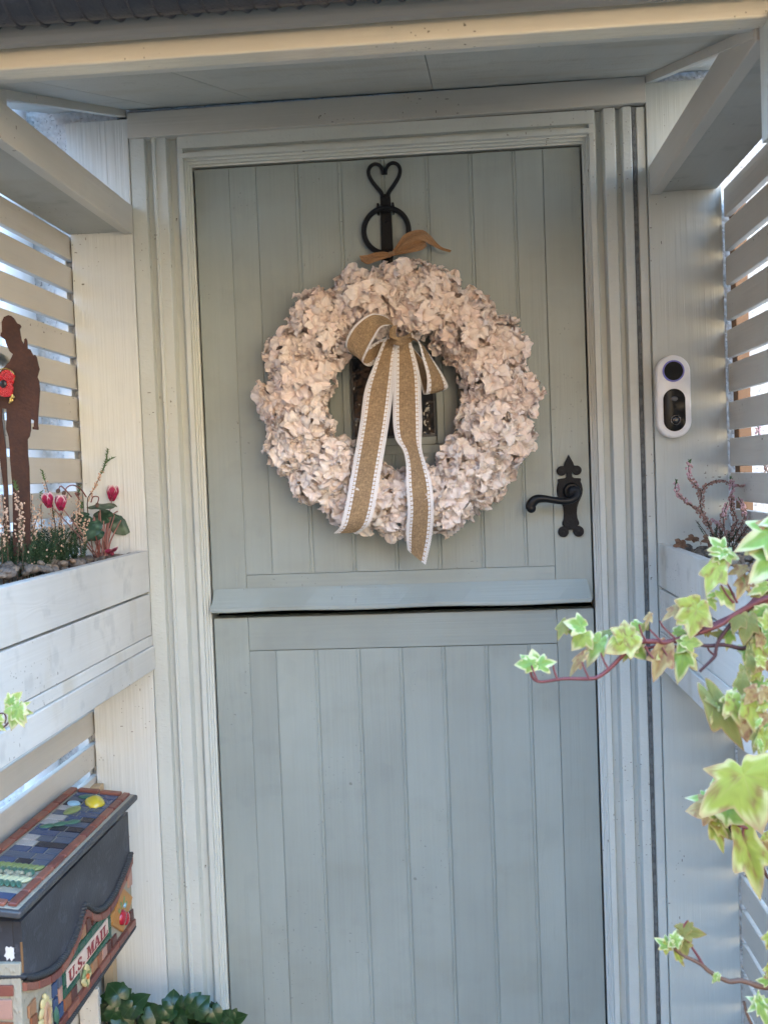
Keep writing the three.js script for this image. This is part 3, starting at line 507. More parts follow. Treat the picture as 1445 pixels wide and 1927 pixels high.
// an orientation whose y is the tip direction and whose z looks along n
function orient(o, tip, n, s) { const z = n.clone().normalize(), y = tip.clone().addScaledVector(z, -tip.dot(z)).normalize(), x = y.clone().cross(z); o.quaternion.setFromRotationMatrix(new THREE.Matrix4().makeBasis(x, y, z)); o.scale.setScalar(s); }
{   // cyclamen
  const root = V(-0.562, 1.215, 0.10), c = thing('cyclamen', 'cyclamen with magenta, white-edged flowers and marbled round leaves in the left planter', 'cyclamen', root.toArray());
  const L = (p) => p.clone().sub(root);
  const round = (th) => (0.9 + 0.14 * Math.cos(th)) * (1 - 0.55 * Math.exp(-Math.pow((Math.abs(th) - Math.PI) / 0.35, 2))) * (1 + 0.02 * Math.sin(th * 9));
  const lg = leafGeo(round, { cup: 0.18, fold: 0.05, wave: 0.06, seg: 40, color: (t, th) => mix3([0.018, 0.055, 0.03], [0.09, 0.16, 0.10], sstep(0.45, 0.6, t) * (1 - sstep(0.72, 0.85, t)) * (0.5 + 0.5 * Math.sin(th * 6)) + (Math.abs(Math.sin(th * 3.5)) < 0.12 ? 0.35 : 0)) });
  const lm = new THREE.MeshPhysicalMaterial({ vertexColors: true, roughness: 0.45, side: THREE.DoubleSide }), stemM = mat([0.22, 0.07, 0.06], 0.5), stemP = mat([0.33, 0.16, 0.14], 0.5), budM = mat([0.10, 0.055, 0.04], 0.55);
  for (const [px, py, x, s, tx, ty, nx, ny, nz] of [[228, 978, -0.548, 0.030, 0.4, -0.7, 0.3, 0.3, 0.9], [197, 972, -0.56, 0.022, -0.3, 0.3, 0.2, 0.7, 0.7], [170, 988, -0.555, 0.026, -0.3, -0.6, 0.1, 0.5, 0.85], [188, 950, -0.56, 0.031, 0.9, 0.15, 0.0, 0.97, 0.15], [180, 1000, -0.565, 0.022, -0.6, -0.4, 0.2, 0.6, 0.7], [155, 972, -0.57, 0.02, -0.5, 0.2, 0.1, 0.8, 0.5], [216, 965, -0.57, 0.018, 0.2, 0.6, 0.3, 0.5, 0.7]]) {
    const o = mesh('leaf', lg, lm, c), P = atX(px, py, x); o.position.copy(L(P)); orient(o, V(tx, ty, 0.2), V(nx, ny, nz), s);
    mesh('leaf_stalk', tube([V(rr(-0.012, 0.012), 0, rr(-0.015, 0.02)), L(P).multiplyScalar(0.55).add(V(0, 0.006, 0)), L(P).add(V(0, -0.001, -0.001))], 0.0017, 0.0012, 10, 6), R() < 0.5 ? stemM : stemP, c);
  }
  // the bundle of pinkish stalks
  for (let i = 0; i < 16; i++) { const T = atX(rr(172, 222), rr(962, 1000), rr(-0.575, -0.55)); mesh('stalk', tube([V(rr(-0.014, 0.014), -0.002, rr(-0.02, 0.045)), L(T).multiplyScalar(0.5).add(V(0, -0.002, 0.008)), L(T)], 0.0016, 0.0011, 8, 6), i % 3 ? stemP : stemM, c); }
  const petal = leafGeo((th) => (0.62 + 0.38 * Math.pow(Math.cos(th / 2), 2)) * (1 - 0.55 * Math.pow(Math.abs(Math.sin(th)), 1.3)), { cup: -0.35, fold: 0.0, wave: 0.05, seg: 28, color: (t, th, x, y) => mix3([0.40, 0.010, 0.085], [0.86, 0.72, 0.76], sstep(0.84, 0.95, t + 0.04 * Math.sin(th * 11)) * sstep(0.25, 0.6, y)) });
  const pm = new THREE.MeshPhysicalMaterial({ vertexColors: true, roughness: 0.6, side: THREE.DoubleSide, transmission: 0.25 });
  function flower(P, s, lean, parent, n = 5, open = 0.62) {
    const f = mesh('flower', tf(plain(new THREE.SphereGeometry(1, 10, 8)), V(0, 0, 0), [0, 0, 0], s * 0.28), mat([0.25, 0.02, 0.06], 0.6), parent); f.position.copy(P); f.rotation.set(...lean);
    for (let k = 0; k < n; k++) { const a = k / n * 6.283 + 0.4, o = mesh('petal', petal, pm, f); const d = V(Math.cos(a), 0, Math.sin(a)); o.position.copy(d).multiplyScalar(s * 0.22); orient(o, V(d.x * open, 1, d.z * open), d.clone().multiplyScalar(-1).add(V(0, open, 0)), s); }
    return f;
  }
  for (const [px, py, x, s, lean] of [[92, 947, -0.552, 0.0175, [0.1, 0, 0.15]], [115, 952, -0.545, 0.0180, [0.05, 0.5, -0.05]], [212, 934, -0.560, 0.0215, [-0.05, 0.3, -0.1]]]) {
    const P = atX(px, py, x); flower(L(P), s, lean, c); mesh('flower_stalk', tube([V(rr(-0.01, 0.01), 0, rr(0, 0.03)), L(P).multiplyScalar(0.5).add(V(0, 0, 0.004)), L(P)], 0.0014, 0.001, 12, 6), stemP, c);
  }
  for (const l of [[[163, 935], [152, 920], [138, 913], [127, 917], [122, 926]], [[205, 975], [222, 962], [245, 960], [268, 970], [286, 977]], [[135, 935], [120, 918], [114, 915], [111, 922]], [[172, 945], [176, 935], [186, 936], [184, 948]], [[150, 940], [142, 928], [146, 929]], [[222, 990], [226, 1000], [232, 1010]]]) {
    const P = l.map(([a, q]) => L(atX(a, q, -0.555))); mesh('bud_stalk', tube(P, 0.0013, 0.0011, 18, 6), stemM, c);
    const e = P[P.length - 1], d = e.clone().sub(P[P.length - 2]).normalize(), bd = mesh('bud', tf(blob(0.0042, 2, 0.1, 7, 0.85, 1.25, 0.85), V(0, 0.003, 0)), budM, c); bd.position.copy(e); bd.quaternion.setFromUnitVectors(V(0, 1, 0), d);
  }
  const fp = atX(217, 1031, -0.515), ff = thing('fallen_flower', 'fallen magenta cyclamen flower with white edges lying on the pebbles at the planter rim', 'flower', [fp.x, 1.233, fp.z]);
  mesh('calyx', tf(plain(new THREE.SphereGeometry(0.004, 10, 8)), V(-0.006, 0, 0)), mat([0.2, 0.02, 0.06], 0.6), ff);
  for (let k = 0; k < 4; k++) { const o = mesh('petal', petal, pm, ff); orient(o, V(1, 0.15 + 0.25 * k, -0.9 + 0.55 * k), V(-0.2, 1, 0.3), 0.017); o.position.set(-0.008, 0.002 + 0.0015 * k, 0.002 * k); }
}
// dry leaves among the pebbles at the right
{
  const dl = leafGeo((th) => 0.55 + 0.4 * Math.pow(Math.abs(Math.cos(th * 2.5)), 2), { cup: 0.6, fold: 0.3, wave: 0.2, seg: 40, color: (t, th) => mix3([0.13, 0.065, 0.035], [0.22, 0.13, 0.08], t * (0.5 + 0.5 * Math.sin(th * 7))) }), dm = new THREE.MeshPhysicalMaterial({ vertexColors: true, roughness: 0.8, side: THREE.DoubleSide });
  [[1305, 1012, 'curled brown dead leaf standing up among the pebbles of the right planter'], [1282, 1022, 'flat brown dead leaf lying at the inner end of the right planter'], [1335, 1016, 'brown dead leaf half under the foot of the right heather']].forEach(([px, py, lab], i) => {
    const p = atZ(px, py, 0.12 + 0.02 * i), o = mesh('dead_leaf', dl, dm); tag(o, lab, 'dead leaf'); o.position.set(p.x, p.y, p.z); orient(o, V(-0.6 + 0.5 * i, 0.6 - 0.3 * i, 0.3), V(0.2, 0.9, 0.4 + 0.3 * i), 0.017);
  });
}

// ------------------------------------------------------------------ steel soldier and poppy
{
  const z = 0.45, k = 5.664, o0 = atZ(30, 1046, z);
  const out = [[95, 75], [125, 82], [155, 110], [185, 160], [215, 172], [230, 195], [215, 225], [222, 275], [235, 345], [262, 390], [268, 330], [282, 322], [293, 345], [298, 430], [325, 438], [358, 505], [378, 498], [396, 525], [412, 600], [426, 650], [402, 735], [420, 775], [430, 870], [422, 990], [412, 1120], [408, 1245], [415, 1280], [412, 1298], [355, 1292], [352, 1268], [366, 1262], [370, 1200], [332, 1178], [334, 1300], [320, 1365], [298, 1398], [302, 1560], [316, 1700], [322, 1927], [330, 2640], [40, 2640], [52, 1927], [20, 1720], [8, 1620], [-5, 1450], [-30, 1200], [-20, 1000], [-60, 900], [-55, 760], [0, 690], [60, 620], [110, 570], [145, 490], [110, 460], [82, 400], [62, 335], [30, 315], [10, 292], [18, 265], [28, 250], [25, 150], [50, 95]];
  const hole = [[28, 1070], [75, 1072], [78, 1180], [72, 1290], [98, 1370], [108, 1470], [112, 1590], [140, 1900], [150, 2600], [110, 2600], [85, 1900], [72, 1590], [66, 1470], [45, 1350], [25, 1170]];
  const W = ([a, b]) => { const p = atZ(a / k, 580 + b / k, z); return new THREE.Vector2(p.x - o0.x, p.y - o0.y); };
  const s = new THREE.Shape(out.map(W)); s.holes.push(new THREE.Path(hole.map(W)));
  const g = new THREE.ExtrudeGeometry(s, { depth: 0.003, bevelEnabled: false }); g.translate(0, 0, -0.0015);
  const t = thing('soldier_silhouette', 'rusted flat steel silhouette of a soldier with bowed head, standing in the left planter', 'garden ornament', o0.toArray());
  mesh('plate', uvBox(g, 'y'), mat([1, 1, 1], 0.85, { map: rustCol, bumpMap: hammer, bumpScale: 0.0006 }), t);
  // poppy brooch
  const pc = atZ(13, 722, z + 0.006), py = thing('poppy_brooch', 'sparkling red poppy brooch with gold leaf pinned to the rusted soldier', 'brooch', pc.toArray());
  const red = mat([0.55, 0.008, 0.015], 0.16, { clearcoat: 1, bumpMap: tex(128, 128, (u, v) => grey(cells(u, v, 9, 31)), false, 0.018, 0.018), bumpScale: 0.002 }), gold = mat([0.62, 0.46, 0.16], 0.28, { metalness: 1 });
  const pet = (th) => 0.86 + 0.1 * Math.cos(2 * th) + 0.04 * Math.cos(th * 5);
  const lg = (sc) => { const q = []; for (let i = 0; i < 40; i++) { const th = i / 40 * 6.283; q.push([Math.sin(th) * pet(th) * sc, Math.cos(th) * pet(th) * sc]); } return uvBox(extrude(q, 0.002, { bevelEnabled: true, bevelThickness: 0.0012, bevelSize: 0.0012, bevelSegments: 3 }), 'y'); };
  const a = mesh('petal', lg(0.0145), red, py); a.position.set(0.0015, 0.0085, 0); a.scale.set(1.05, 0.85, 1); const b2 = mesh('petal', lg(0.0145), red, py); b2.position.set(-0.0005, -0.0095, 0.0012); b2.scale.set(1, 0.82, 1);
  mesh('rim', (() => { const q = tf(plain(new THREE.TorusGeometry(0.0148, 0.0012, 8, 40)), V(-0.002, 0.010, 0.001), [0, 0, 0], V(1.05, 0.92, 1)); return q; })(), gold, py);
  mesh('seed_centre', tf(plain(new THREE.SphereGeometry(0.0056, 20, 12)), V(-0.003, -0.0005, 0.0045), [0, 0, 0], V(1, 1.15, 0.5)), mat([0.008, 0.008, 0.012], 0.3), py);
  const gl = []; for (let i = 0; i < 16; i++) gl.push(tf(plain(new THREE.IcosahedronGeometry(0.0019, 0)), V(0.0085 + rr(-0.003, 0.0045) - i * 0.0001, -0.0185 - 0.013 * (i / 16) + rr(-0.001, 0.001), 0.002 + rr(0, 0.0014)), [R(), R(), R()])); mesh('gold_leaf', merge(gl), gold, py);
  // a steel ball on a rod behind the soldier
  const bc = atZ(-14, 698, 0.36), sb = thing('steel_ball', 'dull grey metal ball on a rod, half hidden behind the rusted soldier', 'garden ball', bc.toArray());
  mesh('ball', plain(new THREE.SphereGeometry(0.034, 40, 28)), mat([0.42, 0.42, 0.42], 0.32, { metalness: 1 }), sb); mesh('rod', tf(plain(new THREE.CylinderGeometry(0.004, 0.004, 0.34, 12)), V(0.022, -0.19, 0.02)), mat([0.25, 0.25, 0.25], 0.5, { metalness: 0.6 }), sb);
}

// ------------------------------------------------------------------ hydrangea wreath
const wreath = thing('wreath', 'large wreath of pale blush hydrangea heads with a burlap and lace bow on the door', 'wreath', [0.010, 1.498, 0.0]);
{
  const petalOf = (k) => {
    const h1 = hash(k, 1, 9), h2 = hash(k, 2, 9), h3 = hash(k, 3, 9), W = 0.80 + 0.25 * h1, g = new THREE.PlaneGeometry(1, 1, 6, 6), p = g.attributes.position, uv = [];
    for (let i = 0; i < p.count; i++) {
      const u = p.getX(i) + 0.5, v = p.getY(i) + 0.5, w = W * (0.22 + 1.0 * Math.pow(Math.sin(Math.PI * Math.min(1, 0.12 + 0.80 * v)), 0.62) - 0.22 * (1 - v)) * 0.95;
      const x = (u - 0.5) * w, tipc = v - 0.13 * Math.pow(Math.abs(u - 0.5) * 2, 2) * v + 0.03 * Math.sin(u * 9 + h3 * 6) * v;
      const z = 0.20 * Math.sin(v * 2.6) * (h2 * 1.4 - 0.1) - 0.55 * v * v * (h1 - 0.35) + 0.17 * v * Math.sin(u * (7 + 6 * h3) + h2 * 6) + 1.1 * x * x * (h3 - 0.3) + 0.07 * Math.sin(v * 10 + u * 8 + h1 * 6) * v;
      p.setXYZ(i, x, tipc, z); uv.push(u, v);
    }
    g.setAttribute('uv', new THREE.Float32BufferAttribute(uv, 2)); g.computeVertexNormals(); return g;
  };
  const NP = 12, petals = Array.from({ length: NP }, (_, k) => petalOf(k)), PP = petals.map((g) => ({ p: g.attributes.position.array, n: g.attributes.normal.array, uv: g.attributes.uv.array, idx: g.index.array }));
  const fm = new THREE.MeshPhysicalMaterial({ vertexColors: true, roughness: 0.8, side: THREE.DoubleSide, transmission: 0.12, bumpMap: tex(256, 256, (u, v) => grey(0.5 * vnoise(u * 40 + v * 6, v * 4, 46, 4, 61) + 0.5 * fbm(u, v, 12, 12, 65, 3)), false, 1, 1), bumpScale: 0.0014 });
  const cream = [0.96, 0.88, 0.81], blush = [0.95, 0.775, 0.72], pale = [0.97, 0.94, 0.92], dusky = [0.62, 0.42, 0.36];
  function head(parent, C, r, N, seed, axis, tone, fl = 0.0215) {
    const q = rng(seed), P = [], Nn = [], Cc = [], U = [], I = []; const zdir = axis.clone().normalize();
    const m = new THREE.Matrix4(), nm3 = new THREE.Matrix3(), a = V(0, 0, 0);
    for (let f = 0; f < N; f++) {
      let d; for (let tr = 0; tr < 30; tr++) { const t = 1 - 2 * (f + 0.5 + (q() - 0.5) * 0.8) / N, ph = f * 2.39996 + q() * 0.5; d = V(Math.cos(ph) * Math.sqrt(Math.max(0, 1 - t * t)), Math.sin(ph) * Math.sqrt(Math.max(0, 1 - t * t)), t); break; }
      if (d.dot(zdir) < -0.25 || d.z < -0.62) continue;
      const rad = r * (0.74 + 0.32 * q()), c = d.clone().multiplyScalar(rad), nrm = d.clone().add(V(q() - 0.5, q() - 0.5, q() - 0.5).multiplyScalar(1.0)).normalize();
      const t1 = V(0.3, 1, 0.2).cross(nrm).normalize(), t2 = nrm.clone().cross(t1), spin = q() * 6.28, np = 4 + (q() < 0.15 ? 1 : 0), s = fl * (0.82 + 0.42 * q());
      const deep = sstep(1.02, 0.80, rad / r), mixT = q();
      for (let k = 0; k < np; k++) {
        const ang = spin + k / np * 6.283 + (q() - 0.5) * 0.3, out = t1.clone().multiplyScalar(Math.cos(ang)).addScaledVector(t2, Math.sin(ang)), lift = 0.05 + 0.9 * q(), y = out.clone().multiplyScalar(Math.cos(lift)).addScaledVector(nrm, Math.sin(lift)), z = nrm.clone().multiplyScalar(Math.cos(lift)).addScaledVector(out, -Math.sin(lift)), x = y.clone().cross(z);
        const sc = s * (0.85 + 0.3 * q()); m.makeBasis(x, y, z); nm3.setFromMatrix4(m); const src = PP[Math.floor(q() * NP)], base0 = P.length / 3;
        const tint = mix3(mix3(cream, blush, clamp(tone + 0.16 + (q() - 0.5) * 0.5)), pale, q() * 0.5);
        for (let i = 0; i < src.p.length; i += 3) {
          a.set(src.p[i], src.p[i + 1], src.p[i + 2]).multiplyScalar(sc).applyMatrix3(nm3).add(c); P.push(a.x, a.y, a.z);
          a.set(src.n[i], src.n[i + 1], src.n[i + 2]).applyMatrix3(nm3); Nn.push(a.x, a.y, a.z);
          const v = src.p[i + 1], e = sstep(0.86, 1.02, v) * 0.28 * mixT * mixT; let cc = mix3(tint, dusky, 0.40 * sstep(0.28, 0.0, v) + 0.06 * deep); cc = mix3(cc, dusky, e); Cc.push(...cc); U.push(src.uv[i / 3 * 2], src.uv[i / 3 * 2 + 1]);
        }
        for (const ix of src.idx) I.push(base0 + ix);
      }
    }
    const g = new THREE.BufferGeometry(); g.setAttribute('position', new THREE.Float32BufferAttribute(P, 3)); g.setAttribute('normal', new THREE.Float32BufferAttribute(Nn, 3)); g.setAttribute('color', new THREE.Float32BufferAttribute(Cc, 3)); g.setAttribute('uv', new THREE.Float32BufferAttribute(U, 2)); g.setIndex(I);
    const o = mesh('flower_head', g, fm, parent); o.position.copy(C); return o;
  }
  const ring = new THREE.TorusGeometry(0.205, 0.026, 12, 80); mesh('twig_ring', tf(plain(ring), V(0, 0, 0.048)), mat([0.055, 0.032, 0.02], 0.9), wreath);
  // outer heads: angle (deg, 0 = right, 90 = up), radius of the centre, size
  const outer = [[2, 0.206, 0.055], [27, 0.206, 0.057], [50, 0.196, 0.055], [70, 0.200, 0.058], [84, 0.207, 0.060], [107, 0.203, 0.056], [130, 0.206, 0.057], [153, 0.204, 0.056], [177, 0.200, 0.058], [201, 0.200, 0.055], [223, 0.198, 0.057], [247, 0.198, 0.056], [268, 0.199, 0.053], [292, 0.205, 0.058], [316, 0.205, 0.060], [339, 0.206, 0.057]];
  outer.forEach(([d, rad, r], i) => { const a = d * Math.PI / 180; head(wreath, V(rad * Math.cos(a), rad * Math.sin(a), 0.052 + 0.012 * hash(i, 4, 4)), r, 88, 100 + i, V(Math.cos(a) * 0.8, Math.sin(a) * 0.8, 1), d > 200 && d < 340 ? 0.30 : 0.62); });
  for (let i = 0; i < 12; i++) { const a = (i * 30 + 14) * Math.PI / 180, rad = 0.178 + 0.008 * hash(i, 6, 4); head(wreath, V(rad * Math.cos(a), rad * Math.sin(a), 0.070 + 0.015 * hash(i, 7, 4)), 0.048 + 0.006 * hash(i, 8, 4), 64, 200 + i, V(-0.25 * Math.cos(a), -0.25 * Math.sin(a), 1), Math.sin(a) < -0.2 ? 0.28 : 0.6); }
  // ---- the bow
  const bm = mat([0.92, 0.90, 0.86], 0.95, { map: burlapCol, bumpMap: burlapBump, bumpScale: 0.0009, side: THREE.DoubleSide }), lm = mat([0.83, 0.81, 0.83], 0.9, { alphaMap: laceAlpha, alphaTest: 0.5, side: THREE.DoubleSide });
  function ribbon(name, Ls, Rs, lace = 0.19, N = 60) {   // two edges, each a list of photo points with their depth
    const to = (l) => new THREE.CatmullRomCurve3(l.map(([x, y, z]) => atZ(x, y, z).sub(wreath.position))), cl = to(Ls), cr = to(Rs);
    const strip = (a, b, M2, off, laceUV) => {
      const pos = [], uv = [], idx = []; let len = 0, prev = null;
      for (let i = 0; i <= N; i++) {
        const l = cl.getPoint(i / N), r = cr.getPoint(i / N), mid = l.clone().lerp(r, 0.5), w = l.distanceTo(r); if (prev) len += prev.distanceTo(mid); prev = mid;
        const n = r.clone().sub(l).cross(cl.getTangent(i / N)).normalize(); if (n.z < 0 && false) n.negate();
        for (let j = 0; j <= M2; j++) { const t = lerp(a, b, j / M2), p = l.clone().lerp(r, t); const bow = 0.0022 * Math.sin(Math.PI * t) + off; p.addScaledVector(n, -bow); pos.push(p.x, p.y, p.z); laceUV ? uv.push(len / 0.0078, laceUV > 0 ? j / M2 : 1 - j / M2) : uv.push(len, t * 0.075); }
      }
      for (let i = 0; i < N; i++) for (let j = 0; j < M2; j++) { const k = i * (M2 + 1) + j; idx.push(k, k + M2 + 1, k + 1, k + 1, k + M2 + 1, k + M2 + 2); }
      const g = new THREE.BufferGeometry(); g.setAttribute('position', new THREE.Float32BufferAttribute(pos, 3)); g.setAttribute('uv', new THREE.Float32BufferAttribute(uv, 2)); g.setIndex(idx); g.computeVertexNormals(); return g;
    };
    const o = mesh(name, strip(lace * 0.55, 1 - lace * 0.55, 8, 0, 0), bm, wreath);
    if (lace > 0) { mesh('lace_trim', strip(0, lace * 1.15, 3, 0.0009, 1), lm, o); mesh('lace_trim', strip(1 - lace * 1.15, 1, 3, 0.0009, -1), lm, o); }
    return o;
  }
  ribbon('ribbon_tail', [[722, 640, 0.128], [704, 685, 0.132], [687, 732, 0.118], [678, 794, 0.110], [660, 898, 0.138], [649, 957, 0.150], [640, 990, 0.142], [628, 1003, 0.128]], [[747, 645, 0.130], [744, 672, 0.132], [740, 732, 0.120], [733, 790, 0.112], [715, 898, 0.140], [705, 957, 0.150], [695, 986, 0.142], [679, 1000, 0.128]]);
  ribbon('ribbon_tail', [[745, 645, 0.136], [741, 700, 0.130], [739.5, 760, 0.115], [740, 800, 0.112], [745, 828, 0.118], [758, 848, 0.130], [764, 875, 0.142], [764, 910, 0.150], [767, 960, 0.142], [764, 1005, 0.120], [767, 1034, 0.100]], [[774, 645, 0.134], [789, 700, 0.130], [793, 760, 0.115], [794, 800, 0.110], [793, 826, 0.112], [794, 848, 0.122], [801, 872, 0.135], [812, 910, 0.146], [816, 950, 0.144], [813, 1005, 0.120], [801, 1062, 0.094]]);
  ribbon('bow_loop', [[742, 632, 0.118], [715, 640, 0.108], [690, 655, 0.112], [664, 668, 0.122], [650, 652, 0.135], [654, 632, 0.148], [672, 607, 0.158], [700, 590, 0.160], [724, 594, 0.150], [738, 606, 0.140], [743, 622, 0.134]], [[744, 648, 0.112], [728, 658, 0.104], [712, 676, 0.106], [696, 690, 0.124], [683, 684, 0.142], [690, 664, 0.158], [702, 640, 0.168], [716, 617, 0.172], [728, 612, 0.165], [740, 614, 0.152], [742, 630, 0.140]], 0.17, 80);
  ribbon('bow_loop', [[757, 640, 0.140], [772, 635, 0.150], [784, 641, 0.152], [794, 674, 0.146], [803, 712, 0.138], [801, 738, 0.128], [797, 741, 0.116], [786, 700, 0.106], [765, 650, 0.105]], [[760, 652, 0.134], [778, 642, 0.138], [798, 655, 0.134], [818, 683, 0.124], [836, 712, 0.114], [842, 728, 0.104], [835, 733, 0.096], [808, 690, 0.094], [772, 648, 0.098]], 0.17, 70);
  ribbon('bow_knot', [[730, 628, 0.142], [738, 632, 0.154], [752, 634, 0.160], [766, 630, 0.152], [774, 624, 0.138]], [[732, 646, 0.140], [740, 648, 0.152], [752, 650, 0.158], [766, 648, 0.150], [778, 640, 0.136]], 0.0, 30);
  ribbon('bow_knot', [[738, 614, 0.156], [733, 622, 0.160], [733, 632, 0.160], [740, 640, 0.158]], [[748, 612, 0.152], [745, 622, 0.158], [747, 634, 0.160], [755, 641, 0.158]], 0.0, 24);
}
// the thin hessian tie that hangs the wreath
{
  const kp = atZ(737, 478, 0.03), t = thing('hanging_ribbon', 'sheer tan ribbon tied in a loop over the foot of the iron knocker', 'ribbon', kp.toArray());
  const m = mat([0.80, 0.74, 0.68], 0.9, { map: sheerCol, side: THREE.DoubleSide, transmission: 0.2 });
  const strip = (name, list, N = 40) => {
    const A = new THREE.CatmullRomCurve3(list.map(([x, y, z]) => atZ(x, y, z).sub(kp))), B = new THREE.CatmullRomCurve3(list.map(([, , , x, y, z]) => atZ(x, y, z).sub(kp))), pos = [], uv = [], idx = [], K = 6; let len = 0;
    for (let i = 0; i <= N; i++) { const a = A.getPoint(i / N), b = B.getPoint(i / N); for (let j = 0; j <= K; j++) { const p = a.clone().lerp(b, j / K); p.z += 0.0022 * Math.sin(j / K * 9 + i * 0.12) * Math.min(1, a.distanceTo(b) / 0.012); pos.push(p.x, p.y, p.z); uv.push(i * 0.004, j / K * 0.025); } }
    for (let i = 0; i < N; i++) for (let j = 0; j < K; j++) { const k = i * (K + 1) + j; idx.push(k, k + K + 1, k + 1, k + 1, k + K + 1, k + K + 2); }
    const g = new THREE.BufferGeometry(); g.setAttribute('position', new THREE.Float32BufferAttribute(pos, 3)); g.setAttribute('uv', new THREE.Float32BufferAttribute(uv, 2)); g.setIndex(idx); g.computeVertexNormals(); return mesh(name, g, m, t);
  };
  strip('loop', [[735, 477, 0.034, 740, 481, 0.034], [746, 462, 0.04, 752, 470, 0.044], [760, 443, 0.042, 770, 458, 0.05], [778, 434, 0.04, 789, 452, 0.05], [796, 433, 0.036, 800, 455, 0.044], [808, 441, 0.034, 806, 459, 0.038], [818, 452, 0.03, 816, 464, 0.034], [830, 464, 0.028, 828, 470, 0.03], [849, 471, 0.026, 847, 475, 0.026]], 60);
  strip('loop', [[737, 477, 0.036, 738, 482, 0.036], [756, 466, 0.04, 758, 478, 0.042], [775, 456, 0.044, 778, 474, 0.048], [790, 452, 0.042, 794, 470, 0.046], [800, 453, 0.036, 803, 463, 0.038]], 30);
  strip('tail', [[738, 476, 0.034, 737, 483, 0.036], [722, 474, 0.04, 720, 488, 0.042], [704, 476, 0.044, 704, 493, 0.048], [690, 480, 0.04, 692, 497, 0.046], [676, 481, 0.038, 680, 492, 0.042]], 30);
  mesh('knot', tf(blob(0.0055, 2, 0.25, 3, 1.2, 0.8, 0.8), V(0.0, 0, 0.008)), mat([0.30, 0.20, 0.12], 0.9), t);
}

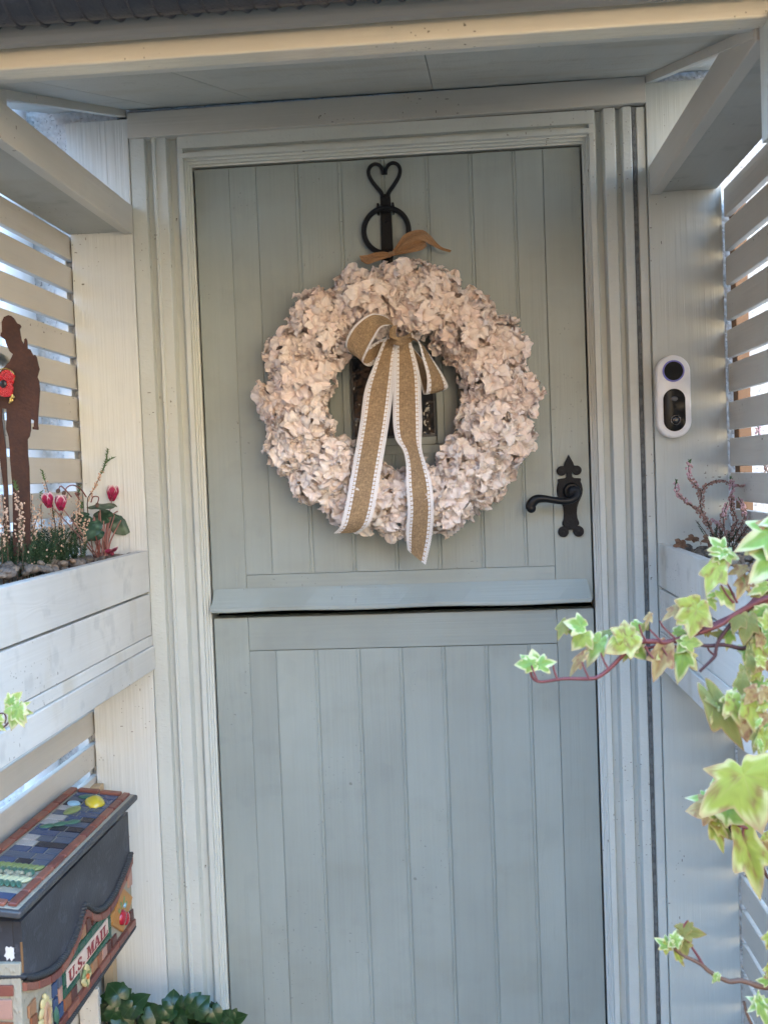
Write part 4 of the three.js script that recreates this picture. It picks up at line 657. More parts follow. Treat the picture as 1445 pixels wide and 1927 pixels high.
// ------------------------------------------------------------------ mosaic mailbox
{
  const X0 = -0.507, t = thing('mailbox', 'mosaic-tiled mailbox with a sloping lid, lettered U.S. MAIL, under the left planter', 'mailbox', [-0.56, 0.53, 0.43]);
  const o3 = t.position, put = (g) => { g.translate(-o3.x, -o3.y, -o3.z); return g; };
  const slate = mat([1, 1, 1], 0.45, { map: slateCol, bumpMap: hammer, bumpScale: 0.0004 }), grout = mat([0.36, 0.335, 0.27], 0.9, { bumpMap: lumpBump, bumpScale: 0.002 });
  const T = (c, r = 0.4, ex = {}) => mat(c, r, { bumpMap: hammer, bumpScale: 0.0004, ...ex });
  const brick = [T([0.22, 0.075, 0.055]), T([0.26, 0.10, 0.07]), T([0.17, 0.055, 0.045])], navy = T([0.010, 0.015, 0.034], 0.25), blue = T([0.045, 0.075, 0.165], 0.25), slt = T([0.075, 0.095, 0.145], 0.3), white = mat([0.52, 0.51, 0.52], 0.35, { map: crackle }), green = T([0.02, 0.085, 0.055], 0.25), rust = [T([0.26, 0.10, 0.05]), T([0.10, 0.035, 0.03]), T([0.33, 0.17, 0.09]), T([0.30, 0.15, 0.12])], ochre = T([0.44, 0.20, 0.045]), pinkT = T([0.42, 0.24, 0.19]);
  const faceX = (poly, d, x) => { const g = extrude(poly.map(([z, y]) => [-z, y]), d, { bevelEnabled: true, bevelThickness: 0.0012, bevelSize: 0.0012, bevelOffset: -0.0012, bevelSegments: 2 }); g.rotateY(Math.PI / 2); g.translate(x + 0.0012, 0, 0); return put(uvBox(g, 'z')); };   // polygons in (z, y), standing proud of the plane x
  const poly = (pts) => { let a = 0; for (let i = 0; i < pts.length; i++) { const [x1, y1] = pts[i], [x2, y2] = pts[(i + 1) % pts.length]; a += -x1 * y2 + x2 * y1; } return a < 0 ? pts.slice().reverse() : pts; };
  const tile = (name, pts, m, d = 0.0025, par = t) => mesh(name, faceX(poly(pts), d, X0), m, par);
  // rope line of the skirt: y along z, mirrored about the middle
  const zc = 0.428, zf = 0.197, zn = 0.660, half = [[0, 0.6835], [0.012, 0.676], [0.03, 0.662], [0.055, 0.650], [0.085, 0.6425], [0.115, 0.6415], [0.145, 0.646], [0.18, 0.657], [0.21, 0.668], [0.232, 0.680]];
  const ropeY = (z) => { const a = Math.abs(z - zc); for (let i = 1; i < half.length; i++) if (a <= half[i][0]) return lerp(half[i - 1][1], half[i][1], (a - half[i - 1][0]) / (half[i][0] - half[i - 1][0])); return 0.680; };
  // body
  board('body', [-0.622, X0], [0.542, 0.70], [zf - 0.006, zn + 0.006], 'z', grout, t);
  { // skirt of the upper case, front face cut along the rope line
    const pts = [[zf, 0.757], [zn, 0.757]]; for (let i = 0; i <= 40; i++) { const z = lerp(zn, zf, i / 40); pts.push([z, ropeY(z)]); }
    const g = extrude(poly(pts).map(([z, y]) => [-z, y]), 0.012); g.rotateY(Math.PI / 2); g.translate(X0 - 0.010, 0, 0); mesh('skirt', put(uvBox(g, 'z')), slate, t);
    board('case', [-0.620, X0 - 0.0105], [0.677, 0.757], [zf + 0.0005, zn - 0.0005], 'z', slate, t);
    const chip = (cx, cy, r, cz) => { const q = []; for (let i = 0; i < 18; i++) { const a = i / 18 * 6.283, rr2 = r * (0.6 + 0.6 * hash(i, 3, Math.round(cy * 1e4))); q.push([cx + rr2 * Math.cos(a), cy + rr2 * 1.2 * Math.sin(a)]); } const g2 = extrude(q, 0.0004); g2.translate(0, 0, cz); return put(uvBox(g2, 'y')); };
    mesh('paint_chip', chip(-0.523, 0.712, 0.009, zn - 0.0004), mat([0.66, 0.66, 0.68], 0.8), t); board('rusty_edge', [X0 - 0.0010, X0 + 0.0022], [0.684, 0.728], [zn - 0.0026, zn + 0.0006], 'y', T([0.20, 0.11, 0.05], 0.8), t);
  }
  // twisted rope trim along the skirt edge and round the bottom
  const rope = (pts, R0, turns) => { const c = new THREE.CatmullRomCurve3(pts, false, 'centripetal'), n = Math.max(40, Math.round(turns * 10)), out = []; for (let s = 0; s < 2; s++) { const P = []; for (let i = 0; i <= n; i++) { const u = i / n, p = c.getPointAt(u), a = u * turns * 6.283 + s * Math.PI; P.push(p.add(V(Math.cos(a) * R0 * 0.55, Math.sin(a) * R0 * 0.55, Math.sin(a) * R0 * 0.3))); } out.push(tube(P, R0 * 0.68, R0 * 0.68, n * 2, 6)); } return put(merge(out)); };
  const rp = []; for (let i = 0; i <= 60; i++) { const z = lerp(zf - 0.002, zn + 0.002, i / 60); rp.push(V(X0 + 0.003, ropeY(z) - 0.002, z)); } const ropeM = T([0.045, 0.05, 0.058], 0.45);
  mesh('rope_trim', rope(rp, 0.0050, 40), ropeM, t); mesh('rope_trim', rope([V(X0 + 0.003, 0.679, zn + 0.003), V(-0.56, 0.679, zn + 0.004), V(-0.62, 0.679, zn + 0.003)], 0.0042, 12), ropeM, t);
  mesh('rope_trim', rope([V(X0 + 0.001, 0.5385, zf - 0.006), V(X0 + 0.001, 0.5345, zc), V(X0 + 0.001, 0.531, zn + 0.006)], 0.0042, 46), ropeM, t);
  // brick border under the rope, and along the bottom
  const NB = 11; for (let i = 0; i < NB; i++) { const a = lerp(zf - 0.004, zn + 0.004, i / NB) + 0.0012, b = lerp(zf - 0.004, zn + 0.004, (i + 1) / NB) - 0.0012, pts = []; for (let k = 0; k <= 4; k++) { const z = lerp(a, b, k / 4); pts.push([z, ropeY(z) - 0.0085]); } for (let k = 4; k >= 0; k--) { const z = lerp(a, b, k / 4); pts.push([z, ropeY(z) - 0.0205]); } tile('tile', pts, brick[i % 3], 0.0045); }
  for (let i = 0; i < 10; i++) { const a = lerp(zf - 0.004, zn + 0.004, i / 10) + 0.0012, b = lerp(zf - 0.004, zn + 0.004, (i + 1) / 10) - 0.0012; tile('tile', [[a, 0.5435], [b, 0.5435], [b, 0.5555], [a, 0.5555]], brick[(i + 1) % 3], 0.0045); }
  // sign with its green border
  const sg = tile('sign', [[0.330, 0.5905], [0.517, 0.5885], [0.517, 0.6155], [0.330, 0.6165]], mat([0.66, 0.53, 0.46], 0.35), 0.002);
  const font = await new FontLoader().loadAsync('fonts/droid/droid_serif_bold.typeface.json');
  { const g = new TextGeometry('U.S. MAIL', { font, size: 1, depth: 0.04, curveSegments: 6 }); g.computeBoundingBox(); const b = g.boundingBox; g.translate(-b.min.x, -b.min.y, 0); g.scale(0.174 / (b.max.x - b.min.x), 0.0185 / (b.max.y - b.min.y), 0.02); g.rotateY(Math.PI / 2); g.translate(X0 + 0.0046, 0.5932, 0.511); mesh('lettering', put(plain(g)), mat([0.24, 0.012, 0.022], 0.4), sg); }
  for (let i = 0; i < 7; i++) { const a = lerp(0.330, 0.517, i / 7) + 0.0008, b = lerp(0.330, 0.517, (i + 1) / 7) - 0.0008; const top = 0.6178, bot = 0.5868; tile('tile', [[a, top], [b, top], [b, 0.631], [a, 0.631]], green, 0.0022); if (i !== 4) tile('tile', [[a, bot], [b, bot], [b, 0.578], [a, 0.578]], green, 0.0022); }
  for (const [a, b] of [[0.3165, 0.3285], [0.5185, 0.5305]]) for (let k = 0; k < 3; k++) { const y0 = lerp(0.5775, 0.632, k / 3) + 0.0006, y1 = lerp(0.5775, 0.632, (k + 1) / 3) - 0.0006; tile('tile', [[a, y0], [b, y0], [b, y1], [a, y1]], green, 0.0022); }
  // filling tiles
  const F = (z0, z1, y0, y1, m) => { const j = () => rr(-0.001, 0.001); tile('tile', [[z0 + j(), y0 + j()], [z1 + j(), y0 + j()], [z1 + j(), y1 + j()], [z0 + j(), y1 + j()]], m, 0.0018); };
  [[0.319, 0.338], [0.340, 0.362], [0.364, 0.384], [0.386, 0.410], [0.478, 0.500], [0.502, 0.528]].forEach(([a, b], i) => F(a, b, 0.5575, 0.5758, [rust[1], pinkT, rust[0], rust[2], rust[1], rust[0]][i]));
  [[0.345, 0.372], [0.375, 0.398], [0.456, 0.480]].forEach(([a, b], i) => { F(a, b, 0.6328, 0.6328 + 0.007 + 0.004 * (i % 2), rust[i]); });
  F(0.408, 0.426, 0.6338, 0.655, rust[1]); F(0.430, 0.446, 0.6338, 0.650, rust[2]);
  F(0.290, 0.314, 0.5575, 0.572, rust[1]); F(0.292, 0.314, 0.6, 0.615, ochre);
  for (const [a, b, y0, y1, m] of [[0.534, 0.548, 0.5575, 0.578, blue], [0.534, 0.546, 0.580, 0.602, pinkT], [0.534, 0.548, 0.604, 0.6215, slt], [0.551, 0.566, 0.5575, 0.574, navy], [0.552, 0.566, 0.576, 0.596, blue], [0.552, 0.567, 0.598, 0.62, blue], [0.624, 0.642, 0.5575, 0.585, rust[0]], [0.626, 0.645, 0.588, 0.61, rust[0]], [0.628, 0.652, 0.613, 0.632, rust[2]], [0.645, 0.658, 0.5575, 0.60, pinkT]]) F(a, b, y0, y1, m);
  // apple on its ochre lozenge at the far end
  tile('tile', [[0.253, 0.640], [0.312, 0.596], [0.258, 0.559], [0.199, 0.598]], ochre, 0.0022); F(0.196, 0.213, 0.620, 0.655, pinkT); F(0.196, 0.212, 0.5575, 0.576, rust[1]);
  const bl = (name, r, z, y, dx, m, sc, par = t, seed = 3, amt = 0.12) => mesh(name, put(tf(blob(r, 3, amt, seed), V(X0 + dx, y, z), [0, 0, 0], V(...sc))), m, par);
  const red = T([0.36, 0.012, 0.03], 0.22, { clearcoat: 0.6 }), leafM = T([0.20, 0.25, 0.10], 0.3), leafD = T([0.06, 0.15, 0.11], 0.3), yel = T([0.55, 0.46, 0.04], 0.25, { clearcoat: 0.5 }), creamT = T([0.55, 0.47, 0.24], 0.35), skyb = T([0.25, 0.45, 0.62], 0.3);
  const ap = bl('apple', 0.0145, 0.262, 0.587, 0.004, red, [0.55, 1.05, 1]); bl('apple', 0.0115, 0.239, 0.575, 0.004, red, [0.5, 1.05, 1], t, 5);
  for (const [z, y, a] of [[0.262, 0.609, 0.5], [0.248, 0.612, -0.4], [0.272, 0.603, 1.0], [0.238, 0.600, -0.9]]) mesh('leaf_relief', put(tf(blob(0.010, 2, 0.15, 4), V(X0 + 0.003, y, z), [a, 0, 0], V(0.35, 1.1, 0.5))), leafM, t);
  bl('blossom', 0.005, 0.247, 0.603, 0.005, skyb, [0.5, 1, 1]);
  { // sunflower under the sign, iris at the near end
    for (let i = 0; i < 9; i++) { const a = i / 9 * 6.283; mesh('petal_relief', put(tf(blob(0.0095, 2, 0.1, 2), V(X0 + 0.0045, 0.569 + 0.012 * Math.sin(a), 0.440 + 0.012 * Math.cos(a)), [a, 0, 0], V(0.35, 0.42, 1))), i % 3 === 1 ? leafM : creamT, t); }
    bl('flower_eye', 0.005, 0.440, 0.569, 0.007, T([0.50, 0.13, 0.03]), [0.6, 1, 1]);
    for (let i = 0; i < 12; i++) { const a = i / 12 * 6.283; mesh('petal_relief', put(tf(blob(0.0095, 2, 0.25, i), V(X0 + 0.004, 0.588 + 0.027 * Math.sin(a), 0.600 + 0.016 * Math.cos(a)), [a, 0, 0], V(0.4, 0.6, 0.85))), creamT, t); }
    mesh('petal_relief', put(tf(new THREE.TorusGeometry(0.0115, 0.0034, 10, 30), V(X0 + 0.006, 0.588, 0.600), [0, Math.PI / 2, 0], V(0.75, 1.6, 1))), T([0.52, 0.32, 0.20]), t); bl('flower_eye', 0.009, 0.6, 0.588, 0.004, T([0.48, 0.24, 0.15]), [0.4, 1.5, 0.75]);
    mesh('leaf_relief', put(tf(blob(0.011, 2, 0.15, 9), V(X0 + 0.003, 0.570, 0.560), [0.2, 0, 0], V(0.35, 1.4, 0.6))), leafD, t);
  }
  // near end face
  const faceZ = (name, x0, x1, y0, y1, m, d = 0.0035) => board(name, [x0, x1], [y0, y1], [zn + 0.0062, zn + 0.0062 + d], 'x', m, t, { ch: 0.001 });
  faceZ('tile', -0.560, -0.517, 0.655, 0.6705, brick[0]); faceZ('tile', -0.607, -0.564, 0.655, 0.6705, brick[1]); faceZ('tile', -0.548, -0.520, 0.622, 0.650, pinkT); faceZ('tile', -0.580, -0.552, 0.625, 0.65, ochre); faceZ('tile', -0.548, -0.52, 0.59, 0.618, rust[0]); faceZ('tile', -0.58, -0.552, 0.59, 0.62, ochre);
  // lid: a tilted slab with its own frame of tiles; u runs from the wall to the front edge, z along it
  const lid = mesh('lid', (() => { const g = new RoundedBoxGeometry(0.133, 0.011, 0.51, 2, 0.004); return uvBox(g, 'z'); })(), T([0.06, 0.064, 0.072], 0.4), t); lid.position.set(-0.5535 - o3.x, 0.7885 - o3.y, 0.443 - o3.z); lid.rotation.z = -0.113;
  const L = (name, u0, u1, z0, z1, m, h = 0.0024, y0 = 0.0058) => { const o = mesh(name, uvBox(new RoundedBoxGeometry(u1 - u0, h, z1 - z0, 2, h * 0.4), 'z'), m, lid); o.position.set((u0 + u1) / 2, y0 + h / 2, (z0 + z1) / 2); return o; };
  L('grout_bed', -0.061, 0.060, -0.248, 0.248, grout, 0.0012, 0.0048);
  for (let i = 0; i < 11; i++) { const a = lerp(-0.244, 0.244, i / 11) + 0.001, b = lerp(-0.244, 0.244, (i + 1) / 11) - 0.001; L('tile', 0.042, 0.055, a, b, brick[(i * 2) % 3], 0.006); L('tile', -0.058, -0.044, a, b, brick[(i + 1) % 3], 0.006); }
  for (const z of [[-0.246, -0.232], [0.232, 0.246]]) for (let k = 0; k < 2; k++) { const u = lerp(-0.042, 0.040, k / 2); L('tile', u + 0.001, u + 0.040, z[0], z[1], brick[k], 0.006); }
  const pal = [navy, blue, slt, blue, navy, white, slt, blue];
  for (let r = 0; r < 19; r++) {
    const z0 = lerp(-0.229, 0.229, r / 19), z1 = lerp(-0.229, 0.229, (r + 1) / 19) - 0.0026, sh = rr(-0.006, 0.006), cuts = r % 2 ? [-0.041, -0.014 + sh, 0.012 + sh, 0.0395] : [-0.041, -0.002 + sh * 2, 0.0395];
    if (r >= 14 && r <= 17) continue;
    for (let k = 0; k + 1 < cuts.length; k++) { const m = pal[Math.floor(hash(r, k, 8) * 8)]; L('tile', cuts[k] + 0.0013, cuts[k + 1] - 0.0013, z0, z1, m, 0.002 + rr(0, 0.0005)); }
  }
  const lb = (name, r, u, z, m, sc, rot = 0, seed = 2) => { const o = mesh(name, tf(blob(r, 3, 0.14, seed), V(0, 0, 0), [0, 0, 0], V(...sc)), m, lid); o.position.set(u, 0.009, z); o.rotation.y = rot; return o; };
  lb('lemon', 0.018, 0.012, -0.178, yel, [1.0, 0.6, 1.25], 0.5); lb('leaf_relief', 0.015, -0.012, -0.132, leafM, [0.7, 0.25, 1.5], -0.2); lb('leaf_relief', 0.012, -0.006, -0.205, leafD, [1.9, 0.3, 0.8], 0.2); lb('blossom', 0.010, -0.022, -0.165, skyb, [1.2, 0.4, 1]);
  for (let i = 0; i < 3; i++) lb('leaf_relief', 0.009, -0.022 + i * 0.016, -0.050 + i * -0.014, leafD, [1.6, 0.3, 0.8], 0.8);
  for (let i = 0; i < 34; i++) { const row = Math.floor(i / 17), k = i % 17; lb('leaf_relief', 0.0075, lerp(-0.036, 0.034, k / 16), 0.125 + row * 0.045 + 0.008 * (k % 2 ? 1 : -1), k % 2 ? leafD : (row ? T([0.50, 0.52, 0.34], 0.3) : leafM), [0.6, 0.4, 1.35], (k % 2 ? 0.5 : -0.5)); }
  for (let i = 0; i < 22; i++) lb('berry_relief', 0.0045, rr(-0.037, 0.030), 0.148 + rr(-0.008, 0.008), T([0.30, 0.30, 0.22], 0.35), [1, 0.7, 1]);
  // the posts and blocks that carry it
  board('support_post', [-0.618, -0.598], [0.0, 0.535], [0.036, 0.060], 'y', mRawLight, t); board('support_block', [-0.628, -0.608], [0.735, 0.762], [0.033, 0.06], 'x', mRawLight, t);
  board('support_board', [-0.622, -0.585], [0.28, 0.415], [0.17, 0.182], 'y', mPlanter, t);
}

// ------------------------------------------------------------------ ivy
// a lobed ivy leaf; the petiole joins at the origin, the tip points along y
function ivyOutline(depth, side = 0.74, low = 0.5, wide = 1) {
  const lobes = [[0, 1, 0.95], [1.0, side, 0.80], [-1.0, side, 0.80], [2.0, low, 0.85], [-2.0, low, 0.85]];
  return (th) => { let r = 0; for (const [a, l, w] of lobes) { let d = Math.abs(th - a); if (d > Math.PI) d = 2 * Math.PI - d; d = Math.min(1, d / (w * wide)); r = Math.max(r, l * (1 - depth * (0.75 * d + 0.25 * Math.sqrt(d)) * (1 - 0.25 * d))); } const d = Math.PI - Math.abs(th); return r * (d < 0.45 ? lerp(0.42, 1, sstep(0, 0.45, d)) : 1); };
}
function ivyVar(seed, kind, deep = 0) {   // g: green heart, cream margin; y: yellow; b: bronzed; o: dull olive; w: pale
  const q = rng(seed), o = kind === 'd' ? ivyOutline(0.46 + 0.16 * q(), 0.66 + 0.14 * q(), 0.42 + 0.1 * q(), 1.1) : ivyOutline(0.70 + 0.2 * q() + deep, 0.68 + 0.2 * q() + deep * 0.6, 0.34 + 0.16 * q() + deep);
  const C = { g: [[0.21, 0.33, 0.06], [0.60, 0.62, 0.31]], y: [[0.33, 0.38, 0.065], [0.56, 0.56, 0.24]], b: [[0.33, 0.22, 0.08], [0.46, 0.36, 0.16]], o: [[0.20, 0.21, 0.055], [0.28, 0.27, 0.08]], w: [[0.30, 0.42, 0.10], [0.66, 0.69, 0.40]], d: [[0.015, 0.048, 0.016], [0.022, 0.062, 0.02]] }[kind];
  const edge = kind === 'd' ? 0.9 : 0.70 + 0.18 * q(), ph = q() * 6;
  return leafGeo(o, { rings: 8, seg: 72, cup: 0.10 + 0.4 * q(), fold: 0.06 + 0.22 * q(), wave: kind === 'd' ? 0.012 : 0.02 + 0.03 * q(), seed: ph, color: (t, th, x, y) => {
    const n = vnoise(x * 4 + ph + 20, y * 4 + 20, 64, 64, seed), n2 = vnoise(x * 7 + 30, y * 7 + ph + 30, 64, 64, seed + 5), n3 = vnoise(x * 18 + 30, y * 18 + 30, 128, 128, seed + 7);
    let c = mix3(C[0], C[1], sstep(edge - 0.1, edge + 0.1, t + 0.5 * (n - 0.5)));
    if (kind === 'g' || kind === 'w') c = mix3(c, [0.13, 0.28, 0.08], 0.5 * sstep(0.55, 0.75, n2) * (1 - t));
    if (kind === 'y' || kind === 'b') c = mix3(c, [0.23, 0.085, 0.05], (kind === 'b' ? 0.75 : 0.6) * sstep(kind === 'b' ? 0.5 : 0.66, 0.82, n2));
    c = mix3(c, kind === 'd' ? [0.10, 0.16, 0.075] : [0.42, 0.24, 0.16], (kind === 'd' ? 0.55 : 0.18) * sstep(0.10, 0.02, Math.abs(Math.sin(th * 2.95)) * (t + 0.1)) * (1 - t * 0.6));
    if (kind !== 'd') c = mix3(c, [0.48, 0.20, 0.17], 0.45 * sstep(0.93, 1, t));
    return c.map((v) => v * (0.88 + 0.24 * n3));
  } });
}
const ivyGeo = {}; for (const [k, n] of [['g', 5], ['y', 5], ['b', 4], ['o', 3], ['w', 3], ['d', 5]]) ivyGeo[k] = Array.from({ length: n }, (_, i) => ivyVar(700 + i * 13 + k.charCodeAt(0), k));
const ivyMat = new THREE.MeshPhysicalMaterial({ vertexColors: true, roughness: 0.62, specularIntensity: 0.6, side: THREE.DoubleSide, transmission: 0.3 });
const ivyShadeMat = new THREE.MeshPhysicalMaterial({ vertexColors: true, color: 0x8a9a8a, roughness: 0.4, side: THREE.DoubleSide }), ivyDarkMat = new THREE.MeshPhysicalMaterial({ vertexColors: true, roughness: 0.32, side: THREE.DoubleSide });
const stemRed = mat([0.17, 0.045, 0.05], 0.5), stemDark = mat([0.07, 0.025, 0.03], 0.55), stemBrown = mat([0.15, 0.08, 0.055], 0.65);
function ivyLeaf(t, kind, i, [bx, by], [tx, ty], z, w = 1, face = 0, nz = 1) {   // from petiole to tip, in photo points, near the plane z
  const B = atZ(bx, by, z), Tp = atZ(tx, ty, z + rr(-0.012, 0.012)), g = ivyGeo[kind], o = mesh('leaf', g[i % g.length], kind === 'd' ? ivyDarkMat : ivyMat, t), d = Tp.clone().sub(B), len = d.length();
  o.position.copy(B).sub(t.position); const side = d.clone().normalize().cross(V(0, 0, 1)); orient(o, d.normalize(), V(0, 0.25, nz).addScaledVector(side, face + rr(-0.25, 0.25)), len * (kind === 'd' ? 1.05 : 1.0)); o.scale.x *= Math.min(1.25, w * 1.2); return o;
}
{
  const root = atZ(1460, 1500, 0.98), t = thing('variegated_ivy', 'trailing variegated ivy with yellow-green leaves and red stems in front, at the right edge', 'ivy', root.toArray());
  const St = (pts, z, r0, r1, m = stemRed) => mesh('stem', tube(pts.map(([x, y, dz = 0]) => atZ(x, y, z + dz).sub(root)), r0, r1, pts.length * 8, 8), m, t);
  const A = (l) => l.map(([x, y]) => [960 + x / 2.979, 960 + y / 2.979]), D = (l) => l.map(([x, y]) => [1205 + x / 6.02, 1690 + y / 6.02]), Cc = (l) => l.map(([x, y]) => [1205 + x / 6.02, 1450 + y / 6.02]);
  const Z1 = 0.93, Z2 = 1.0, Z3 = 0.90;
  St(A([[1520, 330], [1430, 430], [1340, 540], [1240, 600], [1120, 655], [1000, 705], [880, 740], [790, 735], [700, 745], [640, 800], [570, 875], [500, 930], [440, 945], [300, 945], [170, 962], [122, 935], [112, 880]]), Z1, 0.0042, 0.0014);
  St(A([[1500, 470], [1380, 520], [1250, 590], [1180, 640], [1060, 690]]), Z1 + 0.012, 0.0036, 0.0022); St(A([[950, 770], [850, 755], [780, 770], [640, 790], [520, 802], [460, 775], [415, 700]]), Z1 - 0.008, 0.0019, 0.0012);
  St(A([[1330, 560], [1235, 640], [1165, 735], [1150, 790], [1140, 825], [1058, 905]]), Z1 + 0.01, 0.0026, 0.0015, stemDark); St(A([[1540, 660], [1445, 705], [1370, 745], [1300, 775], [1200, 755], [1100, 760], [1000, 740]]), Z1 + 0.005, 0.0028, 0.0018, stemDark);
  St(A([[1150, 820], [1115, 790], [1105, 770]]), Z1, 0.0012, 0.001); St(A([[1250, 520], [1215, 480], [1180, 420]]), Z1 + 0.02, 0.0014, 0.001); St(A([[1270, 520], [1230, 440], [1200, 390]]), Z1 + 0.02, 0.0013, 0.001);
  for (const l of [[[440, 945], [415, 890], [400, 850]], [[262, 946], [245, 900], [240, 870]], [[150, 955], [128, 900], [118, 870]], [[545, 885], [520, 840], [505, 800]], [[760, 735], [735, 690], [720, 640]], [[850, 740], [800, 690], [780, 670]], [[930, 725], [860, 660], [835, 620]], [[800, 830], [775, 800], [755, 760]], [[1100, 690], [1075, 640], [1060, 600]], [[900, 860], [880, 820], [850, 770]], [[1430, 640], [1405, 560], [1440, 510]], [[1330, 690], [1350, 700], [1345, 680]], [[1360, 760], [1400, 810], [1440, 850]]]) St(A(l), Z1 + 0.006, 0.0012, 0.0009);
  const LA = [   // kind, petiole, tip (crop points), z, width, face
    ['g', [140, 868], [120, 775], 0, 1.25, 0.1], ['g', [120, 862], [25, 868], 0.004, 0.8, 0.3], ['g', [165, 868], [262, 835], 0.004, 0.75, -0.2], ['w', [118, 862], [55, 815], -0.004, 0.8, 0.2],
    ['w', [415, 695], [350, 790], 0.0, 1.15, 0], ['g', [395, 650], [300, 615], 0.006, 0.95, 0.3], ['o', [300, 640], [264, 735], 0.0, 0.5, 0.7],
    ['b', [400, 825], [335, 945], 0, 0.42, 0.8], ['w', [495, 740], [425, 880], -0.004, 0.6, 0.5], ['o', [545, 690], [470, 720], -0.01, 0.5, 0.5],
    ['y', [665, 715], [525, 805], 0.012, 0.95, 0.1], ['y', [640, 720], [640, 612], 0.012, 0.9, 0], ['w', [690, 740], [625, 850], -0.005, 0.6, 0.2], ['g', [680, 760], [735, 825], -0.006, 0.8, -0.2], ['g', [700, 640], [760, 700], -0.012, 0.8, -0.3], ['o', [760, 640], [735, 690], -0.01, 0.5, 0.3], ['b', [780, 590], [745, 650], 0, 0.45, 0.6],
    ['b', [945, 545], [835, 620], 0.012, 0.42, 0.7], ['y', [1040, 545], [925, 640], 0.02, 0.9, 0.1], ['y', [1040, 560], [1005, 725], 0.022, 0.75, 0], ['w', [1050, 555], [1135, 590], 0.02, 0.8, -0.2], ['w', [1120, 505], [1160, 560], 0.016, 0.7, -0.1],
    ['w', [985, 735], [1095, 745], 0.014, 0.8, -0.2], ['g', [985, 745], [940, 800], 0.01, 0.9, 0.1], ['g', [975, 800], [935, 975], 0.008, 0.62, 0.1], ['y', [985, 810], [1045, 905], 0.006, 0.7, -0.2], ['b', [860, 790], [800, 965], 0.004, 0.55, 0.4], ['y', [850, 800], [885, 870], 0.002, 0.7, -0.3], ['w', [930, 680], [985, 695], -0.006, 0.8, -0.3],
    ['g', [1190, 245], [1205, 335], 0.03, 1.0, 0], ['w', [1190, 240], [1120, 235], 0.03, 0.8, 0.2], ['w', [1205, 245], [1290, 270], 0.03, 0.8, -0.2], ['g', [1180, 215], [1158, 140], 0.028, 0.95, 0.1],
    ['y', [1160, 320], [1092, 480], 0.03, 0.6, 0.4], ['b', [1150, 310], [1180, 370], 0.026, 0.7, -0.2], ['w', [1190, 470], [1240, 560], 0.02, 0.7, -0.2], ['g', [1150, 470], [1090, 490], 0.02, 0.5, 0.3],
    ['g', [1470, 130], [1262, 198], 0.05, 0.75, 0.2], ['w', [1500, 60], [1390, 70], 0.05, 0.8, 0.1], ['b', [1420, 70], [1345, 130], 0.045, 0.5, 0.5], ['g', [1490, 270], [1335, 420], 0.055, 0.8, 0.1], ['w', [1500, 220], [1345, 250], 0.05, 0.6, 0.2],
    ['b', [1310, 390], [1270, 500], 0.03, 0.5, 0.4], ['o', [1320, 400], [1290, 330], 0.03, 0.5, 0.2], ['o', [1330, 620], [1300, 760], 0.02, 0.75, 0.2], ['o', [1280, 600], [1240, 680], 0.016, 0.7, 0.3], ['g', [1420, 560], [1340, 600], 0.02, 0.7, 0.2], ['y', [1445, 640], [1430, 560], 0.03, 0.8, 0], ['o', [1100, 690], [1090, 640], 0.0, 0.6, 0.3], ['g', [1230, 690], [1210, 790], 0.006, 0.6, 0.2], ['o', [1190, 700], [1110, 690], 0.004, 0.6, 0.2],
    ['y', [1390, 760], [1420, 890], 0.02, 0.7, 0.1], ['g', [1440, 720], [1380, 800], 0.02, 0.8, 0.2], ['o', [1340, 780], [1350, 890], 0.02, 0.35, 0.4], ['b', [1400, 720], [1445, 800], 0.02, 0.6, 0], ['o', [1310, 890], [1340, 970], 0.02, 0.6, 0.2], ['g', [1300, 960], [1265, 990], 0.016, 0.6, 0.4],
    ['b', [1300, 330], [1220, 370], 0.03, 0.6, 0.3], ['o', [1380, 470], [1340, 450], 0.03, 0.6, 0.1], ['w', [1420, 430], [1340, 460], 0.035, 0.6, 0.1]];
  LA.forEach(([k, b, e, dz, w, f], i) => ivyLeaf(t, k, i, ...A([b, e]), Z1 + dz, w, f));
  const B = (l) => l.map(([x, y]) => [1205 + x / 6.02, 1220 + y / 6.02]);
  const LB = [['o', [830, 590], [1150, 1140], 0, 0.36, 0.3], ['o', [830, 600], [670, 465], 0, 0.55, 0.3], ['y', [840, 600], [800, 880], 0, 0.35, 0.2], ['w', [1040, 560], [940, 760], 0.012, 0.8, 0.2], ['y', [1050, 600], [1150, 890], 0.014, 0.75, 0], ['o', [1180, 330], [1240, 220], 0.0, 0.6, 0.2], ['o', [1150, 350], [1120, 520], 0.002, 0.6, 0.3], ['g', [1190, 380], [1220, 500], 0.0, 0.5, 0.1], ['b', [1300, 480], [1170, 640], 0.03, 0.8, 0.1], ['b', [1380, 480], [1430, 620], 0.03, 0.8, -0.1], ['y', [1240, 640], [1300, 960], 0.025, 0.6, 0], ['y', [1400, 650], [1300, 720], 0.03, 0.6, 0.1], ['b', [1420, 760], [1340, 900], 0.03, 0.7, 0.1], ['w', [1350, 820], [1290, 920], 0.034, 0.4, 0.4], ['o', [1330, 980], [1270, 1200], 0.02, 0.55, 0.3], ['y', [1390, 1000], [1350, 1300], 0.024, 0.4, 0.3], ['g', [1450, 960], [1420, 1150], 0.02, 0.7, 0], ['w', [1350, 1080], [1390, 1230], 0.028, 0.4, 0.1],
    ['o', [1240, 130], [1270, 260], 0, 0.5, 0.2], ['y', [1340, 130], [1440, 230], 0.01, 0.8, 0]];
  LB.forEach(([k, b, e, dz, w, f], i) => ivyLeaf(t, k, i + 3, ...B([b, e]), Z2 + dz, w, f));
